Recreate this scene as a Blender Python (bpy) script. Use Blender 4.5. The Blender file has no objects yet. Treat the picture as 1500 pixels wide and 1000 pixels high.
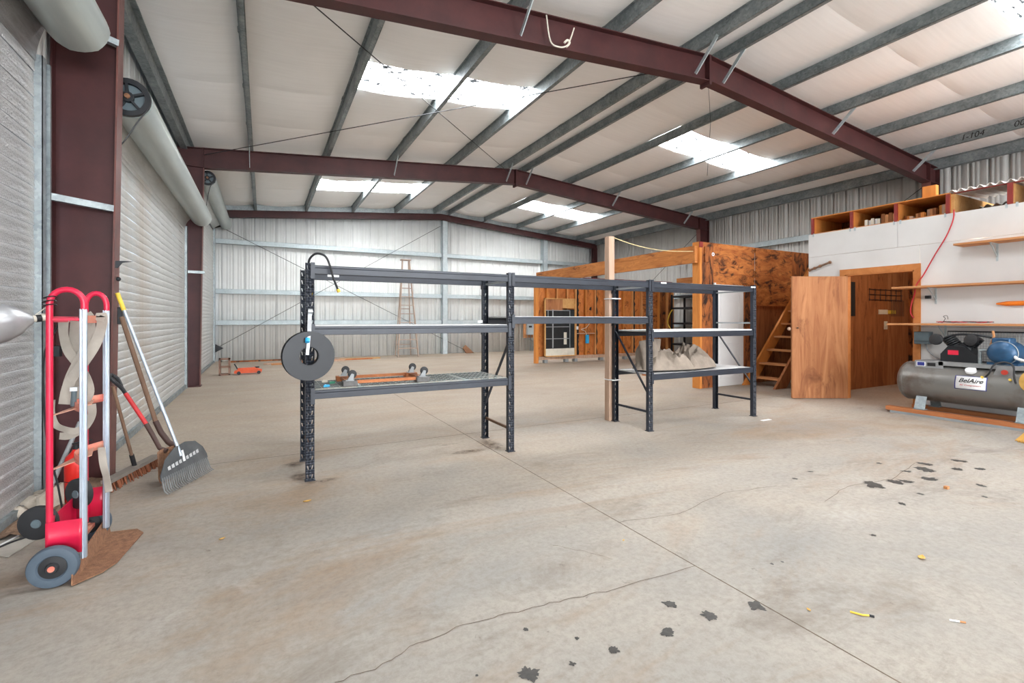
import bpy, math, random
from mathutils import Vector as V, noise as NZ
random.seed(4)
S = bpy.context.scene
COL = S.collection
# ------------------------------------------------------------ camera
cam = bpy.data.objects.new('camera', bpy.data.cameras.new('camera'))
COL.objects.link(cam)
cam.location = (0, 0, 1.32)
cam.rotation_euler = (math.pi/2, 0, -math.atan(364/696))
cam.data.sensor_width = 36; cam.data.lens = 696/1500*36
cam.data.shift_y = -32.5/1500
cam.data.clip_start = .05; cam.data.clip_end = 200
S.camera = cam
# ------------------------------------------------------------ world, sun, daylight, exposure
S.view_settings.view_transform = 'Standard'; S.view_settings.look = 'None'
S.view_settings.gamma = 1; S.view_settings.use_curve_mapping = False
S.view_settings.exposure = 0.62
W = bpy.data.worlds.new('sky'); S.world = W; W.use_nodes = True
bg = W.node_tree.nodes['Background']
bg.inputs[0].default_value = (.75, .86, 1, 1); bg.inputs[1].default_value = 1.5
def area(name, loc, rot, sx, sy, power, col):
    l = bpy.data.lights.new(name, 'AREA'); l.shape = 'RECTANGLE'; l.size = sx; l.size_y = sy
    l.energy = power; l.color = col
    o = bpy.data.objects.new(name, l); COL.objects.link(o); o.location = loc; o.rotation_euler = rot
    return o
DOORLIGHT = area('added_doorway_daylight', (5.0, -13.3, 2.1), (math.radians(90), 0, 0), 10, 4.0, 1600, (.96, .98, 1))  # area lamp added as daylight at an unseen doorway
SKY_E = 20.5
sun = bpy.data.lights.new('sun', 'SUN'); sun.energy = 12; sun.angle = .01; sun.color = (1, .95, .87)
so = bpy.data.objects.new('sun', sun); COL.objects.link(so)
so.rotation_euler = (math.radians(48), 0, math.radians(14))
# ------------------------------------------------------------ mesh helpers
def smooth(P, k=5):
    Q = [P[0]]+list(P)+[P[-1]]; out = []
    for i in range(1, len(Q)-2):
        a, b, c, d = Q[i-1:i+3]
        for j in range(k):
            t = j/k; out.append(.5*((2*b)+(c-a)*t+(2*a-5*b+4*c-d)*t*t+(3*b-a-3*c+d)*t**3))
    return out+[P[-1]]
class MB:
    def __init__(s): s.v = []; s.f = []; s.s = []
    def add(s, vs, fs, smooth=False):
        b = len(s.v); s.v += [tuple(p) for p in vs]
        s.f += [tuple(i+b for i in q) for q in fs]; s.s += [smooth]*len(fs); return s
    def box(s, x0, y0, z0, x1, y1, z1):
        if x0 > x1: x0, x1 = x1, x0
        if y0 > y1: y0, y1 = y1, y0
        if z0 > z1: z0, z1 = z1, z0
        vs = [(x, y, z) for z in (z0, z1) for y in (y0, y1) for x in (x0, x1)]
        return s.add(vs, [(0,2,3,1),(4,5,7,6),(0,1,5,4),(2,6,7,3),(0,4,6,2),(1,3,7,5)])
    def bar(s, p0, p1, w, h, up=(0,0,1)):
        p0 = V(p0); p1 = V(p1); d = (p1-p0).normalized(); up = V(up)
        a = d.cross(up)
        if a.length < 1e-4: a = d.cross(V((1,0,0)))
        a.normalize(); b = a.cross(d)
        vs = [p+a*(i*w/2)+b*(j*h/2) for p in (p0, p1) for i, j in ((-1,-1),(1,-1),(1,1),(-1,1))]
        return s.add(vs, [(3,2,1,0),(4,5,6,7),(0,1,5,4),(1,2,6,5),(2,3,7,6),(3,0,4,7)])
    def tube(s, pts, r, n=8, cap=True, closed=False):
        pts = [V(p) for p in pts]
        if len(pts) > 3 and len(pts) < 13 and not closed and not isinstance(r, (list, tuple)): pts = smooth(pts)
        rs = r if isinstance(r, (list, tuple)) else [r]*len(pts)
        m = len(pts); a = None; vs = []
        for i, p in enumerate(pts):
            if closed: t = pts[(i+1) % m]-pts[i-1]
            else: t = pts[min(i+1, m-1)]-pts[max(i-1, 0)]
            t.normalize()
            if a is None:
                a = t.cross(V((0,0,1)))
                if a.length < .05: a = t.cross(V((1,0,0)))
            else: a = a - t*a.dot(t)
            a.normalize(); b = t.cross(a)
            for k in range(n):
                q = 2*math.pi*k/n
                vs.append(p+(a*math.cos(q)+b*math.sin(q))*rs[i])
        fs = [(i*n+k, i*n+(k+1) % n, (i+1)*n+(k+1) % n, (i+1)*n+k) for i in range(m-1) for k in range(n)]
        if closed: fs += [((m-1)*n+k, (m-1)*n+(k+1) % n, (k+1) % n, k) for k in range(n)]
        s.add(vs, fs, True)
        if cap and not closed:
            s.add(vs[:n], [tuple(range(n))[::-1]]); s.add(vs[-n:], [tuple(range(n))])
        return s
    def cyl(s, p0, p1, r, r1=None, n=20, cap=True): return s.tube([p0, p1], [r, r if r1 is None else r1], n, cap)
    def lathe(s, prof, o, ax, n=24):
        o = V(o); ax = V(ax).normalized(); a = ax.cross(V((0,0,1)))
        if a.length < .05: a = ax.cross(V((1,0,0)))
        a.normalize(); b = ax.cross(a); vs = []
        for r, h in prof:
            for k in range(n):
                q = 2*math.pi*k/n; vs.append(o+ax*h+(a*math.cos(q)+b*math.sin(q))*r)
        return s.add(vs, [(i*n+k, i*n+(k+1) % n, (i+1)*n+(k+1) % n, (i+1)*n+k) for i in range(len(prof)-1) for k in range(n)], True)
    def prism(s, poly, ext):
        ext = V(ext); p = [V(q) for q in poly]; n = len(p)
        return s.add(p+[q+ext for q in p], [tuple(range(n))[::-1], tuple(range(n, 2*n))]+[(i, (i+1) % n, n+(i+1) % n, n+i) for i in range(n)])
    def ribbon(s, pts, wv, th=.003):
        pts = [V(p) for p in pts]; m = len(pts); wvs = [V(w) for w in wv] if isinstance(wv[0], (tuple, list, V)) else [V(wv)]*m
        vs = []
        for i, p in enumerate(pts):
            t = (pts[min(i+1, m-1)]-pts[max(i-1, 0)]).normalized(); w = wvs[i]; nn = t.cross(w).normalized()*th/2
            vs += [p-w/2-nn, p+w/2-nn, p+w/2+nn, p-w/2+nn]
        fs = [(4*i+k, 4*i+(k+1) % 4, 4*i+4+(k+1) % 4, 4*i+4+k) for i in range(m-1) for k in range(4)]
        s.add(vs, fs, False); return s.add(vs[:4]+vs[-4:], [(3,2,1,0),(4,5,6,7)])
    def grid(s, fn, nu, nv, smooth=True):
        vs = [fn(i/nu, j/nv) for j in range(nv+1) for i in range(nu+1)]
        return s.add(vs, [(j*(nu+1)+i, j*(nu+1)+i+1, (j+1)*(nu+1)+i+1, (j+1)*(nu+1)+i) for j in range(nv) for i in range(nu)], smooth)
    def sphere(s, c, r, n=14, sz=1):
        c = V(c)
        return s.grid(lambda u, v: c+V((math.cos(2*math.pi*u)*math.sin(math.pi*v), math.sin(2*math.pi*u)*math.sin(math.pi*v), -math.cos(math.pi*v)*sz))*r, n, n//2)
    def build(s, name, mat, parent=None, bevel=0, solid=0):
        off = V((0,0,0)); p = parent
        while p: off += p.location; p = p.parent
        me = bpy.data.meshes.new(name); me.from_pydata([tuple(V(q)-off) for q in s.v], [], s.f)
        me.polygons.foreach_set('use_smooth', s.s); me.materials.append(mat); me.update(); me.set_sharp_from_angle(angle=math.radians(38))
        o = bpy.data.objects.new(name, me); COL.objects.link(o); o.parent = parent
        if solid:
            m = o.modifiers.new('thick', 'SOLIDIFY'); m.thickness = solid; m.offset = 0
        if bevel:
            m = o.modifiers.new('edge', 'BEVEL'); m.width = bevel; m.segments = 2; m.limit_method = 'ANGLE'
        return o
def recentre(o, loc):
    loc = V(loc); d = loc-o.location
    o.data.transform(__import__('mathutils').Matrix.Translation(-d)); o.location = loc
def dup(o, d, parent='same'):
    c = o.copy(); COL.objects.link(c); c.location = o.location+V(d)
    if parent != 'same': c.parent = parent
    return c
def T(name, label, cat, loc=(0,0,0), group=None, kind=None):
    o = bpy.data.objects.new(name, None); COL.objects.link(o); o.location = loc; o.empty_display_size = .1
    return tag(o, label, cat, group, kind)
def tag(o, label, cat, group=None, kind=None):
    o['label'] = label; o['category'] = cat
    if group: o['group'] = group
    if kind: o['kind'] = kind
    return o
def stuff(o): o['kind'] = 'stuff'; return o
def text(body, size, loc, xdir, ydir, mat, name, parent, shear=0, align='CENTER', ext=.0006, weight=0):
    c = bpy.data.curves.new(name, 'FONT'); c.body = body; c.size = size; c.align_x = align; c.align_y = 'CENTER'; c.shear = shear; c.extrude = ext; c.offset = weight
    t = bpy.data.objects.new(name+'_tmp', c); COL.objects.link(t)
    bpy.context.view_layer.update()
    me = bpy.data.meshes.new_from_object(t.evaluated_get(bpy.context.evaluated_depsgraph_get()))
    bpy.data.objects.remove(t); me.materials.clear(); me.materials.append(mat)
    X = V(xdir).normalized(); Y = V(ydir).normalized(); N = X.cross(Y); loc = V(loc); off = V((0,0,0)); p = parent
    while p: off += p.location; p = p.parent
    for v in me.vertices: q = v.co.copy(); v.co = loc+X*q.x+Y*q.y+N*q.z-off
    o = bpy.data.objects.new(name, me); COL.objects.link(o); o.parent = parent; return o
# ------------------------------------------------------------ materials
MATS = {}
def nodes(name):
    m = bpy.data.materials.new(name); m.use_nodes = True; nt = m.node_tree
    MATS[name] = m; return m, nt, nt.nodes['Principled BSDF']
def mixc(nt, fac, a, b, mode='MIX'):
    n = nt.nodes.new('ShaderNodeMix'); n.data_type = 'RGBA'; n.blend_type = mode
    for s, x in ((n.inputs['Factor'], fac), (n.inputs[6], a), (n.inputs[7], b)):
        if isinstance(x, (int, float)): s.default_value = x
        elif isinstance(x, tuple): s.default_value = (*x, 1) if len(x) == 3 else x
        else: nt.links.new(x, s)
    return n.outputs[2]
def coord(nt, scale=(1,1,1), kind='Object', rot=(0,0,0)):
    tc = nt.nodes.new('ShaderNodeTexCoord'); mp = nt.nodes.new('ShaderNodeMapping')
    nt.links.new(tc.outputs[kind], mp.inputs[0]); mp.inputs['Scale'].default_value = scale; mp.inputs['Rotation'].default_value = rot
    return mp.outputs[0]
def noise(nt, vec, scale, detail=4, rough=.6, dist=0):
    n = nt.nodes.new('ShaderNodeTexNoise'); n.inputs['Scale'].default_value = scale; n.inputs['Detail'].default_value = detail
    n.inputs['Roughness'].default_value = rough; n.inputs['Distortion'].default_value = dist; nt.links.new(vec, n.inputs['Vector']); return n.outputs[0]
def ramp(nt, fac, a, b):
    n = nt.nodes.new('ShaderNodeMapRange'); nt.links.new(fac, n.inputs[0]); n.inputs[1].default_value = a; n.inputs[2].default_value = b; return n.outputs[0]
def bump(nt, bs, h, strength, dist=.01):
    b = nt.nodes.new('ShaderNodeBump'); b.inputs['Strength'].default_value = strength; b.inputs['Distance'].default_value = dist
    nt.links.new(h, b.inputs['Height']); nt.links.new(b.outputs[0], bs.inputs['Normal'])
def plain(name, c, rough=.6, metal=0, c2=None, scale=5, lo=.35, hi=.7, bmp=0, bscale=80, stretch=(1,1,1), spec=.5):
    m, nt, bs = nodes(name); bs.inputs['Roughness'].default_value = rough; bs.inputs['Metallic'].default_value = metal
    bs.inputs['Specular IOR Level'].default_value = spec
    v = coord(nt, stretch)
    c2 = c2 or tuple(x*.78 for x in c)
    nt.links.new(mixc(nt, ramp(nt, noise(nt, v, scale), lo, hi), c, c2), bs.inputs['Base Color'])
    if bmp: bump(nt, bs, noise(nt, v, bscale, 2), bmp)
    return m
def wood(name, c1, c2, dark, stretch, scale=3, patch=.5, rough=.65, pscale=1.3, dscale=2.5):
    m, nt, bs = nodes(name); bs.inputs['Roughness'].default_value = rough; bs.inputs['Specular IOR Level'].default_value = .25
    g = noise(nt, coord(nt, stretch), scale, 5, .65, 1.2)
    col = mixc(nt, ramp(nt, g, .35, .65), c1, c2)
    p = noise(nt, coord(nt, tuple(max(s, .35) for s in tuple(x**.5 for x in stretch))), dscale, 5, .7, .8)
    col = mixc(nt, ramp(nt, p, patch, patch+.13), col, dark)
    nt.links.new(col, bs.inputs['Base Color']); bump(nt, bs, g, .25, .004)
    return m
# steel, paint
RED = plain('red_oxide_paint', (.072,.022,.022), .5, 0, (.046,.015,.016), 3, spec=.35)
REDF = plain('red_oxide_paint_flange', (.15,.05,.04), .5, 0, (.10,.035,.03), 6)  # lighter red for the inner column flanges
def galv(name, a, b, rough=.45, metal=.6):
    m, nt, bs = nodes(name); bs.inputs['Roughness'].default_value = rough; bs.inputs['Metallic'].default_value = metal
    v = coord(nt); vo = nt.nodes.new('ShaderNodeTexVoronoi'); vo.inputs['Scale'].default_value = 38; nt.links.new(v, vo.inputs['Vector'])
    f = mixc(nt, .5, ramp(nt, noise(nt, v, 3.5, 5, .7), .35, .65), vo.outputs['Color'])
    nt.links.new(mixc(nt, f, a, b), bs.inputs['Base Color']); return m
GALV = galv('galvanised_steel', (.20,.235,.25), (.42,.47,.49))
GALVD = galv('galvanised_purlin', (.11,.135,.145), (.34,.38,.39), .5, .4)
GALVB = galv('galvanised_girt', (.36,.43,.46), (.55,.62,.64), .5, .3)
BARREL = plain('barrel_paint', (.46,.51,.49), .38, .25, (.34,.39,.39), 2, stretch=(3,.3,3))
PANEL = plain('white_wall_sheet', (.77,.79,.78), .45, 0, (.68,.70,.69), 1.2)
PANELR = plain('shaded_wall_sheet', (.62,.61,.585), .5, 0, (.54,.53,.51), 1.2)  # right wall sheet, its shade painted in as grey
BLACK = plain('black_rubber', (.018,.019,.022), .6)
BLACKM = plain('black_metal', (.02,.022,.026), .45, .3)
CHROME = plain('zinc_bright', (.62,.65,.68), .3, .8)
ALU = plain('aluminium_rail', (.55,.63,.72), .32, .7, (.45,.52,.62), 8)
RACK = plain('rack_dark_blue_grey', (.022,.028,.041), .42, .1, (.014,.017,.026), 4)
HTRED = plain('hand_truck_red', (.62,.012,.06), .32, 0, (.50,.010,.04), 5)
SALMON = plain('faded_red_paint', (.70,.13,.10), .5, 0, (.60,.30,.20), 9)
RUST = plain('rusty_plate', (.30,.15,.08), .85, 0, (.16,.075,.04), 45, bmp=.5, bscale=160)
WEB = plain('webbing_strap', (.42,.38,.33), .85, 0, (.33,.30,.26), 7, bmp=.2, bscale=300)
FIRE = plain('extinguisher_red', (.75,.015,.008), .3)
ORANGE = plain('jack_orange', (.85,.10,.01), .4)
ORANGE2 = plain('orange_plastic', (.90,.22,.01), .5)
WHITE = plain('white_paint', (.66,.655,.65), .55, 0, (.58,.575,.565), .9)
WHITED = plain('white_door_paint', (.68,.68,.68), .5, 0, (.6,.6,.6), 1)
CORRW = plain('white_corrugated', (.80,.77,.73), .5)
CARD = plain('deck_board', (.62,.63,.64), .55, 0, (.5,.5,.5), 3)
WIRE = plain('deck_wire', (.50,.54,.53), .4, .4, (.30,.36,.36), 6)
TARP = plain('canvas_tarp', (.29,.24,.195), .9, 0, (.19,.155,.125), 5, bmp=.3, bscale=60)
STRING = plain('yellow_string', (.75,.62,.32), .8)
GREY = plain('grey_plastic', (.30,.32,.33), .5)
BOXB = plain('slate_box', (.11,.15,.17), .45)
BLUE = plain('motor_blue', (.018,.085,.19), .42, .1, (.012,.05,.11), 9)
BLUEL = plain('bright_blue_plastic', (.02,.38,.72), .5)
YEL = plain('yellow_plastic', (.80,.55,.06), .5)
CREAM = plain('cream_plastic', (.72,.68,.58), .5)
CORD = plain('red_cord', (.50,.02,.03), .5)
TANK = plain('tank_grey_paint', (.20,.195,.185), .36, .35, (.10,.065,.045), 2.6, .5, .72)
DECK = plain('compressor_deck', (.27,.275,.28), .5)
INK = plain('black_ink', (.01,.01,.012), .6)
INKR = plain('red_ink', (.55,.02,.02), .6)
NAVY = plain('navy_border', (.02,.03,.22), .5)
LABEL = plain('white_label', (.82,.83,.84), .45)
CONCB = plain('block_concrete', (.34,.20,.15), .9, 0, (.26,.16,.12), 30, bmp=.4)
RUBBLE = plain('broken_concrete', (.52,.47,.40), .9, 0, (.35,.30,.24), 12, bmp=.5, bscale=50)
def soft(name, c, c2):
    m = plain(name, c, .95, 0, c2, 25); nt = m.node_tree; bs = nt.nodes['Principled BSDF']
    g = nt.nodes.new('ShaderNodeTexGradient'); g.gradient_type = 'SPHERICAL'; mp = coord(nt, (2,2,1), 'Generated'); mp.node.inputs['Location'].default_value = (-1,-1,0); nt.links.new(mp, g.inputs[0])
    mu = nt.nodes.new('ShaderNodeMath'); mu.operation = 'MULTIPLY'; nt.links.new(ramp(nt, g.outputs[1], .0, .7), mu.inputs[0]); nt.links.new(ramp(nt, noise(nt, coord(nt), 14, 6, .75), .36, .62), mu.inputs[1])
    nt.links.new(mu.outputs[0], bs.inputs['Alpha']); return m
SOIL = plain('soil_and_chips', (.16,.10,.065), .95, 0, (.30,.19,.12), 35, bmp=.6, bscale=70)
LEAF = plain('dry_leaf', (.72,.42,.10), .7)
OIL = plain('oil_stain', (.030,.028,.026), .5, 0, (.06,.056,.05), 40)
DUST = soft('rust_dust', (.17,.10,.06), (.11,.065,.04))
JOINT = plain('joint_brown', (.17,.125,.09), .95, 0, (.10,.075,.055), 9)  # brown tone of the floor joints and cracks
GLASS = plain('dark_window_glass', (.03,.033,.035), .08, 0)
RAKEP = plain('rake_black_plastic', (.055,.062,.068), .5, 0, (.10,.105,.11), 7)
TINE = plain('rake_tine_grey', (.17,.175,.175), .6, 0, (.10,.10,.10), 9)
SCUFF = plain('scuffed_white_print', (.50,.51,.52), .7)
# woods
PLY = wood('stained_plywood', (.52,.19,.05), (.27,.075,.018), (.045,.015,.008), (.9,.9,3.2), 2.6, .50, dscale=3.4)
PLYD = wood('weathered_dark_plywood', (.38,.125,.034), (.17,.05,.016), (.022,.011,.008), (3,3,.6), 2.6, .49, dscale=3.0)
PLYL = wood('lauan_plywood', (.42,.185,.078), (.27,.100,.038), (.17,.058,.022), (3.2,3.2,.35), 2.3, .55, dscale=1.6)
PLYI = wood('office_plywood', (.33,.125,.045), (.20,.068,.023), (.085,.026,.011), (3.5,3.5,.5), 2.3, .58)
BEAMW = wood('header_timber', (.56,.22,.06), (.34,.115,.03), (.13,.042,.015), (4,.6,4), 2.6, .57)
SHEATH = wood('orange_sheathing', (.60,.215,.055), (.40,.125,.03), (.05,.018,.01), (2.5,2.5,1.1), 2.6, .57, dscale=3.0)
STUDW = wood('stud_timber', (.68,.33,.12), (.55,.24,.08), (.2,.07,.02), (5,5,.5), 2.0, .66)
ORW = wood('orange_timber', (.62,.24,.055), (.50,.18,.04), (.25,.08,.02), (4,4,.6), 2.0, .66)
TRIMW = wood('door_trim_timber', (.55,.22,.07), (.46,.17,.05), (.3,.1,.03), (3,3,3), 2.0, .7)
SHELFW = wood('shelf_timber', (.58,.28,.12), (.46,.20,.08), (.3,.12,.05), (5,.5,5), 2.0, .68)
PALEW = wood('pale_timber', (.52,.36,.27), (.40,.26,.18), (.22,.12,.08), (6,6,.4), 2.4, .60)
OSB = wood('pale_plywood', (.62,.36,.14), (.52,.27,.09), (.35,.15,.05), (2,2,2), 5, .64)
LADW = wood('ladder_timber', (.42,.33,.27), (.33,.25,.20), (.15,.1,.08), (5,5,.5), 2.0, .68)
HANDLE = wood('tool_handle_timber', (.22,.135,.09), (.15,.09,.06), (.07,.04,.03), (6,6,.8), 2.0, .66)
SKIDW = wood('skid_timber', (.50,.19,.075), (.38,.13,.05), (.2,.06,.025), (5,.5,5), 2.0, .66)
REDEND = plain('red_painted_timber', (.24,.022,.016), .5)
# foil insulation on the roll-up doors
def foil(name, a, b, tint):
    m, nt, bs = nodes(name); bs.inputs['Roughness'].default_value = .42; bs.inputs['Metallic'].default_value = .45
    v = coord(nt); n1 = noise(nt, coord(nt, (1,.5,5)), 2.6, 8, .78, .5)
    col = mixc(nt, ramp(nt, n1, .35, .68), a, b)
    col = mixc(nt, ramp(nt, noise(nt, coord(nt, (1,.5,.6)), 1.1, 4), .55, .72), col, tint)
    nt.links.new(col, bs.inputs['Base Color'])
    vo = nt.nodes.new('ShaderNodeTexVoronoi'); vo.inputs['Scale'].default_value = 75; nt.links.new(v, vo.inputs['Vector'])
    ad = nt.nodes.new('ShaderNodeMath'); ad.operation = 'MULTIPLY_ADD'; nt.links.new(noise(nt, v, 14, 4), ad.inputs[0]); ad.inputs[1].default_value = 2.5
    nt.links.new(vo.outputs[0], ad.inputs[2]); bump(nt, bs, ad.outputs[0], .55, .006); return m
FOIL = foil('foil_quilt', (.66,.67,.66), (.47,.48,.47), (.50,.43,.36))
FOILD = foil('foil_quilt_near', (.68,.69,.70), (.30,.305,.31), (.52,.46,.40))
# insulation facing
def facing():
    m, nt, bs = nodes('white_vinyl_facing'); bs.inputs['Roughness'].default_value = .5
    w = noise(nt, coord(nt, (.5, 9, 1)), 2.5, 3)
    nt.links.new(mixc(nt, ramp(nt, w, .3, .7), (.93,.925,.915), (.88,.875,.865)), bs.inputs['Base Color'])
    bump(nt, bs, w, .12, .008); return m
FACING = facing()
def skylight_mat():
    m, nt, bs = nodes('fibreglass_skylight'); bs.inputs['Roughness'].default_value = .4
    n = noise(nt, coord(nt, (4, 14, 1)), 1.6, 3, .6)
    c = mixc(nt, ramp(nt, n, .53, .58), (1,1,1), (.06,.07,.08)); nt.links.new(c, bs.inputs['Base Color'])
    nt.links.new(mixc(nt, ramp(nt, n, .53, .58), (.97,.985,1), (.004,.0045,.005)), bs.inputs['Emission Color']); bs.inputs['Emission Strength'].default_value = SKY_E; return m
SKYM = skylight_mat()
def concrete():
    m, nt, bs = nodes('concrete_floor'); bs.inputs['Specular IOR Level'].default_value = .35
    o = coord(nt); v2 = coord(nt, (.45, 1, 1), rot=(0,0,.25))
    col = mixc(nt, ramp(nt, noise(nt, o, .42, 6, .65, .6), .36, .62), (.380,.345,.300), (.270,.258,.242))
    col = mixc(nt, ramp(nt, noise(nt, v2, .8, 6, .72, 1.0), .50, .70), col, (.285,.200,.135))
    col = mixc(nt, ramp(nt, noise(nt, v2, 2.1, 7, .75, .8), .53, .80), col, (.14,.112,.09))
    col = mixc(nt, ramp(nt, noise(nt, coord(nt, (.6,1.2,1), rot=(0,0,.4)), 1.2, 6, .7, .5), .60, .78), col, (.42,.40,.375))
    sp = nt.nodes.new('ShaderNodeSeparateXYZ'); nt.links.new(o, sp.inputs[0])
    dy = nt.nodes.new('ShaderNodeMath'); dy.operation = 'MULTIPLY_ADD'; nt.links.new(noise(nt, o, .7, 5, .7, .6), dy.inputs[0]); dy.inputs[1].default_value = 9; nt.links.new(sp.outputs[1], dy.inputs[2])
    far_tint = nt.nodes.new('ShaderNodeMath'); far_tint.operation = 'MULTIPLY'; nt.links.new(ramp(nt, dy.outputs[0], 6.5, 11), far_tint.inputs[0]); far_tint.inputs[1].default_value = .62  # blends to browner floor towards the back
    col = mixc(nt, far_tint.outputs[0], col, mixc(nt, ramp(nt, noise(nt, v2, 1.6, 6, .7), .3, .7), (.44,.355,.27), (.36,.275,.20)))
    g = noise(nt, o, 26, 6, .8)
    col = mixc(nt, ramp(nt, g, .42, .72), col, mixc(nt, .55, col, (.17,.14,.115)))
    col = mixc(nt, ramp(nt, noise(nt, o, 9, 5, .8, .4), .64, .72), col, mixc(nt, .6, col, (.10,.08,.065)))
    nt.links.new(col, bs.inputs['Base Color'])
    r = nt.nodes.new('ShaderNodeMapRange'); nt.links.new(noise(nt, o, 1.3, 5), r.inputs[0]); r.inputs[3].default_value = .52; r.inputs[4].default_value = .8
    nt.links.new(r.outputs[0], bs.inputs['Roughness']); bump(nt, bs, g, .12, .004); return m
CONC = concrete()
# ------------------------------------------------------------ building numbers
XL, XR, XM, YB, YF0 = -1.45, 13.35, 5.95, 17.5, -13.5
FR = [5.03, 11.2]
PUR = [-.25, 1.23, 2.71, 4.18, 5.65, 6.25, 7.72, 9.19, 10.67, 12.15]
def zt(x): return 5.30-.085*abs(x-XM)
# ------------------------------------------------------------ floor
fl = tag(MB().box(XL-.3, YF0-3, -.15, XR+.2, YB+.2, 0).build('floor', CONC), 'stained grey-beige concrete slab of the whole workshop', 'floor', kind='structure')
MB().box(2.047, YF0, 0, 2.052, YB, .0012).build('joint', JOINT, fl)
MB().box(XL, 5.10, 0, 13, 5.103, .001).build('joint', JOINT, fl)
def blob(c, rx, ry, name, mat, z=.0018, seed=0, n=40, amp=.35, rot=0):
    pts = []
    for k in range(n):
        a = 2*math.pi*k/n
        r = 1+amp*NZ.noise((math.cos(a)*1.6+seed*7.1, math.sin(a)*1.6, seed*3.3))+amp*.9*NZ.noise((math.cos(a)*4.5+seed, math.sin(a)*4.5, seed))
        x, y = rx*r*math.cos(a), ry*r*math.sin(a)
        pts.append((c[0]+x*math.cos(rot)-y*math.sin(rot), c[1]+x*math.sin(rot)+y*math.cos(rot), z))
    return MB().add(pts, [tuple(range(n))]).build(name, mat, fl)
for i, (x, y, r) in enumerate(((.876,1.538,.036),(1.046,1.504,.012),(1.148,1.617,.009),(1.238,1.488,.020),(1.507,1.468,.026),(1.667,1.611,.026),(1.758,1.467,.030),(2.01,1.42,.033),(.988,1.764,.010),(.70,1.62,.006),(4.307,2.023,.075),(4.54,1.97,.05),(4.64,1.94,.045),(4.879,1.888,.055),(5.42,1.889,.04),(5.15,2.02,.07),(5.35,2.1,.05),(4.95,2.06,.03),(5.6,1.8,.035),(4.05,1.72,.025),(4.4,1.75,.02),(3.9,2.4,.02),(3.3,1.55,.018),(4.75,1.5,.018),(5.05,1.62,.03),(5.75,2.0,.05),(4.2,2.45,.02),(5.0,2.3,.025),(2.43,1.62,.010),(2.50,1.61,.008))):
    blob((x, y), r*(1.0 if i < 10 else 1.15), r*(1.0 if i < 10 else .8), 'oil_stain', OIL, seed=i+1, amp=.55, rot=i*.7)
for i, (x, y, rx, ry) in enumerate(((1.80,4.40,.20,.07),(1.72,4.75,.10,.04),(2.12,4.55,.12,.30),(.30,4.36,.10,.16),(.42,4.16,.16,.05),(.25,4.75,.14,.10))):
    blob((x, y), rx, ry, 'rust_stain', DUST, .0015, i+40, amp=.6)
def crack(pts, w, name='crack'):
    P = []
    for a, b in zip(pts, pts[1:]):
        for k in range(6):
            t = k/6; P.append((a[0]+(b[0]-a[0])*t+.012*NZ.noise((a[0]*9+t*7, a[1]*5, 1)), a[1]+(b[1]-a[1])*t+.02*NZ.noise((a[0]*5, t*7+a[1]*3, 2)), .0016))
    P.append((*pts[-1], .0016)); m = MB(); n = len(P)
    m.add([(p[0], p[1]-w/2, p[2]) for p in P]+[(p[0], p[1]+w/2, p[2]) for p in P], [(i, i+1, n+i+1, n+i) for i in range(n-1)])
    return m.build(name, JOINT, fl)
crack([(.228,1.828),(.40,1.835),(.519,1.877),(.768,1.915),(1.023,1.89),(1.265,1.864),(1.509,1.83),(2.045,1.80)], .0035)
crack([(2.05,2.42),(2.5,2.33),(3.1,2.46),(3.6,2.36)], .004)
crack([(1.5,2.35),(1.62,2.2),(1.70,2.06)], .005)
crack([(3.6,2.0),(4.1,2.1),(4.6,2.02),(5.3,2.15)], .004)
# ------------------------------------------------------------ ceiling: blankets, purlins, skylights
ce = MB()
for s in (-1, 1):
    xe = XL-.1 if s < 0 else XR+.1
    ce.prism([(xe, YF0, zt(xe)+.30), (XM, YF0, zt(XM)+.30), (XM, YF0, zt(XM)+.36), (xe, YF0, zt(xe)+.36)], (0, YB-YF0, 0))
ce = tag(ce.build('ceiling', FACING), 'low pitched roof lined with white insulation blankets', 'ceiling', kind='structure')
SKY = [(-10.9,-9.9),(-4.7,-3.7),(1.5,2.5),(7.15,8.1),(13.75,14.95)]  # those behind the camera are unseen, added for evener light
edges = [XL+.05]+PUR+[XR-.05]
def blanket(xa, xb, ya, yb):
    def fn(u, v):
        x = xa+(xb-xa)*u; y = ya+(yb-ya)*v
        sag = .055*math.sin(math.pi*u)*(.75+.25*math.sin(math.pi*v)**.5)
        return (x, y, zt(x)+.203-sag-.012*(1-abs(2*v-1)**8)*math.sin(math.pi*u)**.6)
    MB().grid(fn, 8, 10).build('insulation_blanket', FACING, ce)
for gi in range(len(edges)-1):
    xa, xb = edges[gi], edges[gi+1]
    if abs(xa-5.65) < .01: pass
    hole = gi in (2, 3, 7, 8)
    ys = [YF0]; y = YF0+.9
    cuts = sorted([c for s in SKY for c in s]) if hole else []
    while y < YB-.4: ys.append(y); y += 1.62
    ys.append(YB-.12)
    if hole:
        ys = [q for q in ys if not any(a-.45 < q < b+.45 for a, b in SKY)]+cuts; ys.sort()
    for a, b in zip(ys, ys[1:]):
        if hole and any(abs(a-s[0]) < .01 for s in SKY):
            n = 12; m = MB()
            m.grid(lambda u, v: (xa+(xb-xa)*u, a+(b-a)*v, zt(xa+(xb-xa)*u)+.188+.012*math.cos(v*math.pi*2*5)), 2, 40)
            m.build('skylight', SKYM, ce, solid=.004)
        else: blanket(xa, xb, a, b)
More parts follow.
